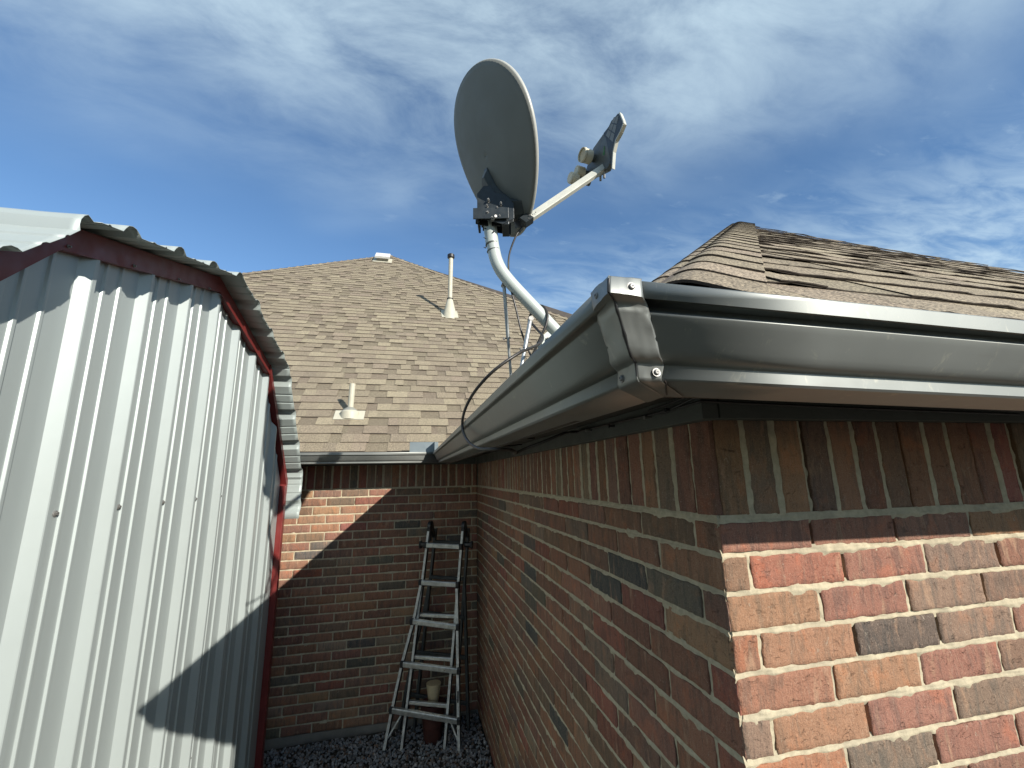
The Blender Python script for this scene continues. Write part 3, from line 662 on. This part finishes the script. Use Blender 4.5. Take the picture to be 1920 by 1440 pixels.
# ------------------------------------------------------------------ satellite dish
dish = thing('satellite_dish', (-.166, .60, .535), 'grey oval satellite dish seen from behind on a bent pole with a long feed arm', 'satellite dish')
def build_dish():
    Cn = V(-.3515, .7664, 1.5156); A = V(-.1132, -.1401, .3074); B = V(.1134, -.2491, -.1049); n = unit(np.cross(A, B))
    if n[0] < 0: n = -n
    def S(b, a, out=0.0):                  # point on the back of the reflector
        r2 = a * a + b * b; kb = 1 + .2356 * a; return Cn + A * a + B * b * kb - n * (.048 * (1 - r2) + out)
    mb = MB(); G = []
    for r in np.linspace(0.001, 1, 16): G.append([S(r * math.sin(t), r * math.cos(t)) for t in np.linspace(0, 2 * math.pi, 97)])
    mb.grid(np.array(G)); ro = mb.build('reflector', M_DISH, dish, smooth=180, solid=.0025); w_ = ro.modifiers.new('weld', 'WELD'); w_.merge_threshold = .0004; ro.modifiers.move(1, 0)
    mb = MB(); G = []
    for r, o in ((.992, -.001), (.997, .0015), (1.003, .0015), (1.009, -.001), (1.012, -.005), (1.011, -.010), (1.005, -.012), (.996, -.010)): G.append([S(r * math.sin(t), r * math.cos(t), o) for t in np.linspace(0, 2 * math.pi, 97)])
    mb.grid(np.array(G)); mb.build('rim', simple('pale_dish_rim', (.44, .44, .40), .4, 0, .04), dish, smooth=60)
    uB, uA = unit(B), unit(A)
    # saddle bracket on the back: outline in dish coordinates, raised in the middle
    out = [(-.13, -.14), (-.03, -.13), (.04, -.28), (.06, -.34), (.16, -.44), (.34, -.54), (.56, -.60), (.55, -.70), (.52, -.78), (.36, -.83), (.10, -.82), (-.25, -.76), (-.45, -.64), (-.52, -.50), (-.38, -.36), (-.22, -.25)]
    cx = np.mean([p[0] for p in out]); ca = np.mean([p[1] for p in out]); mb = MB(); rings = []
    for sc_, o in ((1.0, .001), (1.0, .006), (.93, .010), (.80, .030), (.72, .040)): rings.append([S(cx + (b - cx) * sc_, ca + (a - ca) * sc_, o) for b, a in out] + [S(cx + (out[0][0] - cx) * sc_, ca + (out[0][1] - ca) * sc_, o)])
    mb.grid(np.array(rings)); m = len(out); mb.add(rings[-1][:m], [tuple(range(m))]); br = mb.build('bracket', simple('bracket_grey', (.062, .074, .077), .45, .1, .12), dish, smooth=35)
    def bolt(p, d, r, l, par, mat=M_ZINC):
        p, d = V(*p), unit(d); mb = MB(); mb.tube([p, p + d * .003], r * 1.5, 16); mb.tube([p + d * .003, p + d * l], r, 6); mb.tube([p + d * l, p + d * (l + .006)], r * .5, 8); mb.build('bolt', mat, par, smooth=30)
    for b, a in ((-.07, -.20), (.46, -.63), (-.40, -.50), (.46, -.82)): bolt(S(b, a, .010), -n, .0048, .009, br)
    C0 = V(-.6804, -.8854, .1065); K = lambda p: C0 + (V(*p) - C0) * 1.14
    # elevation mount: two side plates, clamp box and yoke
    top = K((-.409, .60, 1.075)); side = unit((.93, -.22, 0)); fw = unit((.22, .93, 0))
    def plate(poly, org, ex, ey, th, name, mat=M_BRK):
        nn = unit(np.cross(ex, ey)); mb = MB(); P = [org + ex * a * 1.17 + ey * b * 1.17 for a, b in poly]; k = len(P)
        mb.add([p - nn * th / 2 for p in P] + [p + nn * th / 2 for p in P], [tuple(range(k))[::-1], tuple(range(k, 2 * k))] + [(i, (i + 1) % k, k + (i + 1) % k, k + i) for i in range(k)])
        return mb.build(name, mat, dish, bevel=.0012)
    up = V(0, 0, 1)
    plate([(-.052, -.036), (-.052, .026), (-.040, .036), (.055, .036), (.090, .020), (.090, -.030), (.055, -.046), (-.015, -.046)], top + up * .012 - fw * .026, side, up, .003, 'mount_plate')
    plate([(-.044, -.030), (-.044, .066), (-.020, .098), (.010, .100), (.022, .070), (.060, .062), (.092, .020), (.092, -.040), (.050, -.062), (.006, -.048)], top + up * .022 - fw * .052, side, up, .004, 'mount_plate')
    plate([(-.058, -.022), (-.058, .022), (.072, .022), (.072, -.022)], top + up * (-.006) - fw * .065, side, up, .006, 'mount_plate')
    plate([(-.03, -.04), (-.03, .09), (.02, .12), (.08, .05), (.08, -.06)], top + up * .03 + fw * .05, side, up, .004, 'mount_plate')
    mb = MB(); mb.box(top + up * .000 - side * .048, (.010, .10, .060), Matrix.Rotation(math.radians(-13), 3, 'Z')); mb.box(top + up * .004 + side * .01, (.10, .085, .022), Matrix.Rotation(math.radians(-13), 3, 'Z')); mb.box(top + side * .070 - up * .02, (.030, .10, .060), Matrix.Rotation(math.radians(-13), 3, 'Z'))
    mb.build('clamp_block', M_BRK, dish, bevel=.002)
    for a, b, r in ((-.002, .050, .0055), (-.008, .022, .004), (-.006, -.012, .0075), (.036, .010, .005), (.046, -.030, .005), (.014, -.038, .007), (.052, .032, .005)):
        bolt(top + side * a + up * (b + .010) - fw * .054, -fw, r, .014, dish)
    mb = MB(); mb.tube([top + up * .02 - fw * .05 + side * .014 - up * .05, top + up * .02 - fw * .09 + side * .03 - up * .055], .006, 8); mb.build('adjusting_rod', M_ZINC, dish, smooth=40)
    # plate from the bracket down to the arm
    arm0, arm1 = V(-.225, .755, 1.192), V(.215, .800, 1.580); ad = unit(arm1 - arm0)
    plate([(-.035, -.02), (-.035, .02), (.0, .045), (.03, .02), (.03, -.02)], S(.40, -.84, .012), uB, uA, .004, 'mount_plate')
    # mast: lower leg, bend and upright
    pts = smoothpath([K(q) for q in ((-.135, .60, .618), (-.180, .60, .664), (-.223, .60, .710), (-.305, .60, .795), (-.340, .60, .834), (-.368, .60, .872), (-.386, .60, .913), (-.395, .60, .955), (-.401, .60, .995), (-.405, .60, 1.04), (-.409, .60, 1.095))], 8)
    mb = MB(); mb.tube(pts, .0275, 28); mast = mb.build('mast', M_MAST, dish, smooth=50)
    for z in (.948, .974):
        x = float(np.interp(z, [.905, .965, 1.03], [-.385, -.400, -.406])); mb = MB(); mb.tube([K((x, .60, z)), K((x - .0004, .60, z + .002))], .0292, 28); mb.build('mast_ring', M_LNB, mast, smooth=40)
    mb = MB(); mb.tube([K((-.4005, .60, .978)), K((-.409, .60, 1.062))], .0290, 28); mb.build('sleeve', M_MAST, mast, smooth=40)
    for z in (.95, .99, 1.03): bolt(K((-.428, .585, z)), (-1, -.3, 0), .002, .006, mast, M_BLACK)
    bolt(K((-.400, .5725, 1.012)), (0, -1, 0), .0024, .005, mast, M_BLACK)
    # foot bracket on the roof
    mb = MB(); sl = unit((1, 0, .8)); nf = unit((-.8, 0, 1)); c0 = V(-.068, .835, .604)
    mb.bar(c0 - sl * .10 , c0 + sl * .12, .14, .005, up=nf); 
    for dy in (-.030, .030):
        P = [c0 + V(0, dy, 0) + sl * a + nf * b for a, b in ((-.06, 0), (-.055, .05), (-.02, .112), (.02, .115), (.05, .06), (.06, 0))]; mb.add([p + V(0, -.002, 0) for p in P] + [p + V(0, .002, 0) for p in P], [(0, 1, 2, 3, 4, 5), (11, 10, 9, 8, 7, 6)] + [(i, (i + 1) % 6, 6 + (i + 1) % 6, 6 + i) for i in range(6)])
    ft = mb.build('foot_bracket', M_MAST, dish, bevel=.001); bolt(c0 + V(0, -.032, 0) + nf * .09, (0, -1, 0), .006, .012, ft); bolt(c0 + V(0, -.032, 0) + nf * .04, (0, -1, 0), .006, .010, ft)
    # struts
    for a, b, c in (((-.352, .622, .822), (-.312, .700, .462), .0080), ((-.262, .578, .672), (-.318, .535, .452), .0092)):
        a, b = K(a), K(b)
        mb = MB(); mid = V(*a) * .45 + V(*b) * .55; mb.tube([a, mid], c, 12); mb.tube([mid - (mid - V(*a)) * .02, b], c * .8, 12); st = mb.build('strut', M_STRUT, dish, smooth=40)
        mb = MB(); mb.tube([V(*a) + V(0, -.012, 0), V(*a) + V(0, .012, 0)], .011, 10); mb.build('strut_clamp', M_ZINC, st, smooth=40)
        mb = MB(); mb.tube([mid + V(-.021, 0, -.005), mid + V(-.0165, 0, -.004), mid + V(-.016, 0, -.004), mid + V(.012, 0, 0)], [.007, .007, .0035, .0035], 8); mb.build('bolt', M_ZINC, st)
    # feed arm and head
    mb = MB(); mb.bar(arm0, arm1, .026, .034, up=(0.2, .3, 1), bev=.003); arm = mb.build('feed_arm', M_ARM, dish)
    mb = MB(); mb.bar(arm0 - ad * .012, arm0 + ad * .035, .032, .040, up=(.2, .3, 1)); mb.build('arm_socket', M_BRK, arm)
    for a, b in ((.020, -.008), (.020, .008), (.042, 0), (.062, 0)): p = arm0 + ad * a + V(0, -.0195, .0) + V(b * .2, -.001, b); mb = MB(); mb.tube([p, p + V(0, -.0022, 0)], .0026, 8); mb.build('arm_hole', M_BLACK, arm)
    mb = MB(); mb.bar(arm1 - ad * .02, arm1 + ad * .006, .033, .041, up=(.2, .3, 1), bev=.003); mb.build('end_clip', M_ARM, arm)
    hd = arm1 + V(-.006, 0, .012)
    to = unit(Cn - hd); wing = unit(V(.215, .600, 1.70) - V(.118, .725, 1.478)); wing = unit(wing - to * (wing @ to) * .5); sd = unit(np.cross(to, wing))
    def slab(poly, org, ex, ey, th, name, mat, par, bev=.003):
        nn = unit(np.cross(ex, ey)); mb = MB(); P = [org + ex * a + ey * b for a, b in poly]; k = len(P)
        mb.add([p - nn * th / 2 for p in P] + [p + nn * th / 2 for p in P], [tuple(range(k))[::-1], tuple(range(k, 2 * k))] + [(i, (i + 1) % k, k + (i + 1) % k, k + i) for i in range(k)])
        return mb.build(name, mat, par, bevel=bev)
    ex = V(*R_); ey = V(*U_); fz = V(*F_)      # head lies roughly square to the pole-to-corner line
    def hp(px, py, d=0.0): dd = 2.12 + d - (px - 1125) * .0046; d = 0; return V(-.6804, -.8854, .1065) + ex * (px - 960) / 806.45 * dd - ey * (py - 720) / 806.45 * dd + fz * (dd + d)
    Cc = [hp(*q) for q in ((1098, 318), (1112, 277), (1131, 250), (1137, 256), (1146, 300), (1138, 318), (1108, 333), (1088, 342))]
    nf_ = unit((.90, .42, .08))
    def loft(P, t, name, mat, par, bev=.003):
        k = len(P); mb = MB(); mb.add([p for p in P] + [p + nf_ * t for p in P], [tuple(range(k))[::-1], tuple(range(k, 2 * k))] + [(i, (i + 1) % k, k + (i + 1) % k, k + i) for i in range(k)])
        return mb.build(name, mat, par, bevel=bev, recalc=True)
    head = loft(Cc, .030, 'lnb_housing', M_LNB, dish, .006)
    outl = [hp(*q, .0) for q in ((1131, 250), (1141, 237), (1146, 226), (1153, 219), (1158, 212.5), (1162, 212), (1167, 226), (1169, 232), (1163, 246), (1154, 262), (1149, 284), (1147.5, 306), (1146, 312), (1140, 300), (1136, 270))]
    wg = loft(outl, .014, 'lnb_wing', M_BRK, dish, .003)
    mb = MB(); e = [hp(*q, -.002) for q in ((1162, 211.5), (1168.5, 227), (1169.5, 232), (1163.5, 247), (1155, 263), (1150, 285), (1148.5, 307), (1148, 316))]
    for i in range(len(e) - 1): mb.bar(e[i] + nf_ * .007, e[i + 1] + nf_ * .007, .005, .020, up=tuple(nf_))
    mb.build('wing_edge', M_ARM, wg)
    mb = MB(); TL, TR, BR, BL = V(1151, 219, 0), V(1160.5, 216, 0), V(1149, 268, 0), V(1135, 254, 0)
    for r_ in range(3):
        for c_ in range(2):
            q = []
            for du_, dv_ in ((.07, .07), (.93, .07), (.93, .93), (.07, .93)):
                u_, v_ = (c_ + du_) / 2, (r_ + dv_) / 3; p = (TL * (1 - u_) + TR * u_) * (1 - v_) + (BL * (1 - u_) + BR * u_) * v_; q.append(hp(p[0], p[1], -.0015))
            mb.add(q, [(0, 1, 2, 3)])
    mb.build('grille_panel', simple('smoked_panel', (.20, .20, .175), .4), wg)
    mb = MB(); c = hp(1133.5, 283, -.003); mb.add([c + ex * a + ey * b for a, b in ((-.009, -.022), (.005, -.016), (.010, .016), (-.002, .024))], [(0, 1, 2, 3)]); mb.build('sticker', M_GREEN, head)
    # three feed horns pointing back at the dish
    for (px, py, dd, r, cap) in ((1097.5, 292, -.10, .034, True), (1085, 321, -.10, .026, False), (1073, 334, -.16, .029, False)):
        c = hp(px, py, dd); ax = unit(-ex * 1.0 - fz * .45 + ey * .05); mb = MB()
        mb.tube([c - ax * .030, c - ax * .028, c + ax * .010, c + ax * .013], [r * .88, r, r, r * .96], 24); hn = mb.build('feed_horn', M_FEED, dish, smooth=40)
        mb = MB(); mb.tube([c - ax * .105, c - ax * .03], r * .55, 16); mb.build('horn_neck', M_LNB, hn, smooth=40)
        mb = MB(); mb.tube([c + ax * .0132, c + ax * .0150], r * .78, 24); mb.build('horn_cover', M_CREAM if cap else M_FEED, hn, smooth=40)
        if cap:
            mb = MB(); mb.tube([c + ax * .008, c + ax * .022], [r * 1.06, r * 1.02], 24, caps=False); mb.build('horn_ring', M_FEED, hn, smooth=40, solid=.002)
    for q in ((1126, 339), (1133, 334)):
        mb = MB(); mb.tube([hp(q[0], q[1] - 10), hp(*q)], .006, 8); mb.build('connector', M_ZINC, dish)
build_dish()

# ------------------------------------------------------------------ cables
C0 = V(-.6804, -.8854, .1065)
def KK(*P): return [tuple(C0 + (V(*p) - C0) * (1.14 - .14 * max(0, i - len(P) + 4) / 4)) for i, p in enumerate(P)]
def cable(name, pts, r, label, n=8, mat=M_CABLE):
    mb = MB(); mb.tube(smoothpath(pts, n), r, 8); o = mb.build(name, mat, smooth=60); tag(o, label, 'cable'); return o
cable('coaxial_cable', [(-.225, .745, 1.180)] + KK((-.285, .575, 1.05), (-.312, .575, 1.005), (-.335, .585, .94), (-.340, .59, .88), (-.330, .60, .80), (-.312, .60, .72), (-.290, .60, .62), (-.262, .60, .545), (-.245, .60, .500), (-.243, .60, .48), (-.243, .60, .47))[:-2], .0042, 'dark cable hanging from the dish arm past the bent pole to the roof')
cable('coaxial_cable', KK((-.280, .60, .500), (-.255, .585, .540), (-.228, .572, .600), (-.204, .567, .655), (-.198, .575, .700), (-.210, .600, .738), (-.236, .632, .728), (-.250, .632, .690), (-.236, .590, .640), (-.222, .560, .600), (-.250, .53, .560), (-.330, .50, .515)) + [ (-.405, .54, .465), (-.455, .60, .415), (-.482, .66, .372), (-.492, .73, .335), (-.492, .775, .302), (-.490, .745, .262), (-.482, .655, .222), (-.462, .545, .193), (-.420, .47, .187), (-.375, .50, .187), (-.335, .56, .183), (-.300, .72, .184), (-.255, .72, .204), (-.200, .66, .225), (-.140, .62, .250), (-.090, .68, .262), (-.036, .74, .270)], .0056, 'dark cable looped once round the pole and draped over the gutter lip', 9)
cable('coaxial_cable', [(-.036, .74, .270), (-.034, .60, .268), (-.032, .43, .266), (-.040, .25, .262), (-.036, .12, .262), (-.031, .06, .268), (-.030, .00, .276), (-.020, -.026, .278), (.05, -.030, .276), (.4, -.029, .268), (1.0, -.028, .256)], .0038, 'thin dark cable clipped along the board above the bricks and round the corner')
cable('coaxial_cable', [(-.031, .20, .275), (-.030, .09, .280), (-.030, .02, .284), (-.022, -.027, .285), (.06, -.032, .283), (.5, -.031, .276), (1.0, -.030, .262)], .0036, 'topmost thin cable bunched against the board at the wall corner')
cable('coaxial_cable', [(-.030, .14, .258), (-.031, .06, .262), (-.029, .00, .264), (-.021, -.024, .265), (.05, -.028, .262), (.4, -.027, .255), (1.0, -.026, .246)], .0034, 'lowest thin cable bunched against the board at the wall corner')
def clips():
    for k, (y, z) in enumerate(((.62, .262), (.43, .258), (.20, .256), (.095, .262))):
        mb = MB(); mb.tube([(-.026, y, z), (-.045, y, z)], .0035, 8); mb.tube([(-.043, y, z), (-.048, y, z)], .0060, 8); o = mb.build('cable_clip', M_BLACK if k % 2 else M_ZINC, smooth=30)
        tag(o, ['black clip farthest from the corner on the board under the gutter', 'small metal clip second farthest from the corner under the gutter', 'small black clip second nearest the corner under the gutter', 'metal clip nearest the brick corner holding the cables'][k] if k != 1 else 'small metal clip second farthest from the corner under the gutter', 'clip', 'cable clips on the board under the gutter')
clips()
def straps():
    for k, (x, y) in enumerate(((-.20, .95), (-.16, 1.35), (-.20, 2.1))):
        mb = MB(); mb.bar((x - .10, y, .258 - .010 * k), (x + .06, y + .05, .266), .012, .006); o = mb.build('cable_strap', M_BLACK)
        tag(o, ['black strap under the soffit where the draped cable crosses it', 'black strap under the soffit just behind the draped cable', 'black strap under the soffit nearest the inside corner'][k], 'strap', 'black straps under the soffit')
straps()

# ------------------------------------------------------------------ roof vents on the back slope
m_ = .82; SL = unit((0, 1, m_)); SN = unit((0, -m_, 1))
def on_roof(x, y): return V(x, y, .335 + m_ * (y - 3.385))
def vents():
    b = on_roof(-.073, 6.607) + SN * .012; t = thing('vent_pipe', tuple(b), 'tall cream vent pipe with black cap and cone base high on the roof', 'vent pipe')
    mb = MB(); mb.tube([b + V(0, 0, -.05), (b[0] + .012, b[1], 4.13)], .040, 24); mb.build('pipe', M_PVC, t, smooth=40)
    mb = MB(); mb.tube([b + V(0, 0, -.12), b + V(0, 0, .0), b + V(.003, 0, .29), b + V(.003, 0, .30)], [.150, .122, .052, .045], 28); mb.build('cone_flashing', M_PVC, t, smooth=40)
    mb = MB(); mb.tube([b + V(.003, 0, .295), b + V(.003, 0, .315)], .058, 24); mb.build('storm_collar', M_BLACK, t, smooth=40)
    mb = MB(); mb.tube([(b[0] + .012, b[1], 4.11), (b[0] + .012, b[1], 4.12), (b[0] + .012, b[1], 4.175), (b[0] + .012, b[1], 4.19)], [.055, .066, .066, .052], 28); mb.build('cap', M_BLACK, t, smooth=40)
    mb = MB(); c = b + SN * .004; mb.bar(c - SL * .16, c + SL * .22, .30, .004, up=tuple(SN)); mb.build('flashing_plate', M_PVC, t)
    b = on_roof(-1.327, 3.90) + SN * .012; t = thing('vent_pipe', tuple(b), 'short open cream vent pipe with grey rubber boot low on the roof', 'vent pipe')
    mb = MB(); mb.tube([b + V(0, 0, -.02), b + V(.010, 0, .325)], .030, 24); mb.build('pipe', M_PVC, t, smooth=40)
    mb = MB(); mb.tube([b + SN * .0 + V(0, 0, -.06), b + V(0, 0, .018), b + V(0, 0, .030), b + V(0, 0, .034)], [.100, .094, .080, .074], 28); mb.build('boot_base', M_PVC, t, smooth=40)
    mb = MB(); mb.tube([b + V(0, 0, .034), b + V(0, 0, .046), b + V(.001, 0, .066), b + V(.001, 0, .070)], [.074, .066, .036, .030], 28); mb.build('rubber_boot', M_LEAD, t, smooth=40)
    mb = MB(); c = b + SN * .003; mb.bar(c - SL * .115, c + SL * .06, .30, .004, up=tuple(SN)); mb.build('flashing_plate', M_PVC, t)
    b = on_roof(-1.54, 9.72) + SN * .02; t = thing('roof_vent', tuple(b), 'small low white box vent just below the roof peak', 'roof vent')
    mb = MB(); mb.bar(b - SL * .24, b + SL * .22, .46, .012, up=tuple(SN)); mb.build('base', M_PVC, t)
    mb = MB(); mb.bar(b + SN * .11 - SL * .18, b + SN * .11 + SL * .20, .36, .05, up=tuple(SN), bev=.01); mb.build('hood', simple('white_hood', (.68, .68, .66), .5), t)
    mb = MB(); mb.bar(b + SN * .05 - SL * .13, b + SN * .05 + SL * .16, .28, .09, up=tuple(SN)); mb.build('throat', M_LEAD, t)
vents()

# ------------------------------------------------------------------ ground and gravel
def gz(x, y): return -2.125 + .05 * np.clip((x + 1.2) / 1.2, -.6, 1) + .02 * np.asarray(fbm(np.asarray(x) * 1.3, np.asarray(y) * 1.3, 0, 77, 2))
def build_ground():
    xs = np.concatenate([[-400, -60, -12, -5], np.linspace(-3, .6, 40), [3, 12, 60, 400]]); ys = np.concatenate([[-400, -60, -12, -4], np.linspace(-1.5, 4.5, 60), [12, 60, 400]])
    X, Y = np.meshgrid(xs, ys, indexing='ij'); Z = np.where((abs(X) < 6) & (abs(Y) < 6), gz(X, Y) - .02, -2.17)
    mb = MB(); mb.grid(np.stack([X, Y, Z], -1)); o = mb.build('ground', M_SOIL, smooth=180); tag(o, kind='structure')
    import mathutils
    bm = bmesh.new(); bmesh.ops.create_icosphere(bm, subdivisions=1, radius=1.0); sv = np.array([v.co[:] for v in bm.verts]); sf = [tuple(v.index for v in f.verts) for f in bm.faces]; bm.free()
    mb = MB(); rr = np.random.default_rng(3)
    for i in range(9000):
        x = rr.uniform(-2.3, -.01); y = rr.uniform(2.35, 3.67)
        if x < -1.70 and y < 3.30: continue
        r = rr.uniform(.007, .0155) * (1.25 if rr.random() < .12 else 1); e = rr.normal(size=(3, 3)); q, _ = np.linalg.qr(e)
        P = sv * (1 + .28 * rr.uniform(-1, 1, size=(len(sv), 1))) * V(1, rr.uniform(.6, .95), rr.uniform(.45, .8)) * r; P = P @ q.T
        g = rr.uniform(.14, .42); w = rr.uniform(-.02, .03); c = np.array((g + w, g, g - w * .6, 1.)) if rr.random() > .1 else np.array((g * .9, g * .6, g * .42, 1.))
        mb.add(P + V(x, y, float(gz(x, y)) - .014 + rr.uniform(0, .022)), sf, 0, scol=c)
    o = mb.build('gravel', M_GRAV); tag(o, 'grey crushed stone gravel in the corner between shed and house', 'gravel', kind='stuff')
build_ground()

# ------------------------------------------------------------------ ladder
lad = thing('folding_ladder', (-.5, 3.30, -2.13), 'worn aluminium folding ladder with flared legs standing in the brick corner', 'ladder')
def build_ladder():
    n0 = unit((-.377, -.926, 0)); dirv = unit((.59, -.24, 0))
    iL = [(-.506, 3.439, -.401), (-.695, 3.348, -2.12)]; iR = [(-.199, 3.313, -.400), (-.355, 3.207, -2.13)]
    oL = [(-.555, 3.414, -.859), (-.609, 3.409, -1.139), (-.696, 3.412, -1.466), (-.769, 3.408, -1.814), (-.826, 3.401, -2.13)]; oR = [(-.243, 3.285, -.88), (-.239, 3.254, -1.178), (-.236, 3.222, -1.494), (-.233, 3.187, -1.84), (-.226, 3.156, -2.138)]
    def rail(P, name, w=.020, dpt=.058, off=0.0, fm=M_RAIL):
        for i in range(len(P) - 1):
            a, b = V(*P[i]) - n0 * off, V(*P[i + 1]) - n0 * off
            mb = MB() if i == 0 else mb
            mb.bar(a + n0 * .002, b + n0 * .002, w, .004, up=tuple(-n0)); mb.bar(a - n0 * (dpt / 2), b - n0 * (dpt / 2), w * .8, dpt - .006, up=tuple(-n0), mi=1)
        mb.build(name, [fm, M_RAILD], lad)
    rail(iL, 'rail'); rail(iR, 'rail'); rail(oL, 'outer_rail', .022, .05, -.030); rail(oR, 'outer_rail', .022, .05, -.030)
    sh = .20
    bk = lambda P: [tuple(V(*p) - n0 * (sh + .035 * (-(p[2]) - .4))) for p in P]
    rail(bk(iL), 'rail', fm=M_RAILD); rail(bk(iR), 'rail', fm=M_RAILD); rail(bk(oL), 'outer_rail', .022, .05, fm=M_RAILD); rail(bk(oR), 'outer_rail', .022, .05, fm=M_RAILD)  # rear legs painted dark, their shade put into the colour
    R = [((-.514, 3.43, -.522), (-.223, 3.311, -.534), 0), ((-.551, 3.414, -.840), (-.252, 3.292, -.853), 0), ((-.609, 3.408, -1.150), (-.244, 3.256, -1.182), 1), ((-.682, 3.405, -1.482), (-.236, 3.221, -1.510), 1), ((-.76, 3.404, -1.822), (-.237, 3.187, -1.866), 1)]
    for a, b, o in R:
        a, b = V(*a), V(*b); f = .036 if o else .010; mb = MB(); mb.bar(a + n0 * f, b + n0 * f, .040, .042, up=(0, 0, 1), bev=.006); rg = mb.build('rung', M_ALU, lad)
        for p, s in ((a, -1), (b, 1)): mb = MB(); mb.bar(p + n0 * f + dirv * s * .0, p + n0 * f + dirv * s * .026, .046, .050, up=(0, 0, 1), bev=.008); mb.build('end_cap', M_BLACK, rg)
        mb = MB(); mb.bar(a - n0 * (sh + .03 * (-a[2] - .4)), b - n0 * (sh + .03 * (-a[2] - .4)), .03, .03, up=(0, 0, 1), bev=.005); mb.build('rung', M_RAILD, lad)  # rear rung dark as well, shade painted into its metal
    for i in (2, 3, 4):                  # rungs of the inner section seen just behind
        z = R[i][0][2] + .035; t = (z + .401) / (-2.12 + .401); a = V(*iL[0]) + (V(*iL[1]) - V(*iL[0])) * t; b = V(*iR[0]) + (V(*iR[1]) - V(*iR[0])) * t
        mb = MB(); mb.bar(a - n0 * .03, b - n0 * .03, .034, .030, up=(0, 0, 1), bev=.005); mb.build('rung', M_ALU, lad)
    for p, s in ((iL[0], -1), (iR[0], 1)):
        p = V(*p); mb = MB(); c = p - n0 * .06 + V(0, 0, .035); mb.tube([c - dirv * .014, c + dirv * .014], .052, 20); mb.bar(p - n0 * .03 + V(0, 0, .02), p - n0 * .03 - V(0, 0, .09), .030, .05, up=tuple(-n0)); mb.bar(c - n0 * .03, c - n0 * .10 - V(0, 0, .10), .028, .04, up=(0, 0, 1)); mb.build('hinge', M_BLACK, lad, smooth=40)
        mb = MB(); c2 = p + V(0, 0, -.125) + dirv * s * .045 - n0 * .03; mb.tube([c2 - dirv * .03, c2 + dirv * .03], .024, 12); mb.tube([c2 + dirv * s * .03, c2 + dirv * s * .045], .036, 8); mb.build('lock_knob', M_BLACK, lad, smooth=30)
    for a, b in (((-.70, 3.38, -1.87), (-.800, 3.402, -2.03)), ((-.305, 3.235, -1.87), (-.231, 3.172, -2.03))):
        mb = MB(); mb.bar(V(*a) + n0 * .02, V(*b) + n0 * .02, .012, .004, up=tuple(-n0)); mb.build('brace', M_RAIL, lad)
    for p in (oL[-1], oR[-1], bk(oL)[-1], bk(oR)[-1]):
        mb = MB(); mb.box(V(*p) + V(0, 0, .0) + n0 * .01, (.034, .07, .04)); mb.build('foot', M_BLACK, lad, bevel=.005)
    mb = MB(); a = V(-.2335, 3.1995, -1.70) + n0 * .0365; mb.add([a + dirv * x + V(0, 0, z) for x, z in ((-.006, -.045), (.006, -.045), (.006, .045), (-.006, .045))], [(0, 1, 2, 3)]); mb.build('label_strip', M_BLACK, lad)
build_ladder()
# things behind the ladder
def pots():
    b = V(-.435, 3.42, -2.12); t = thing('plant_tub', tuple(b), 'dark reddish brown tub on the gravel behind the ladder', 'tub')
    mb = MB(); mb.tube([b, b + V(0, 0, .01), b + V(0, 0, .27)], [.07, .075, .10], 24); mb.build('body', M_POT, t, smooth=40)
    mb = MB(); mb.tube([b + V(0, 0, .262), b + V(0, 0, .295)], [.108, .108], 24); mb.build('collar', M_POT, t, smooth=40)
    b = V(-.434, 3.415, -1.824); mb = MB(); mb.tube([b, b + V(0, 0, .004), b + V(0, 0, .150)], [.040, .043, .064], 20); o = mb.build('paper_cup', M_CREAM, smooth=40)
    tag(o, 'crumpled tan cup standing on the dark tub behind the ladder', 'cup')
pots()
bpy.context.view_layer.update()
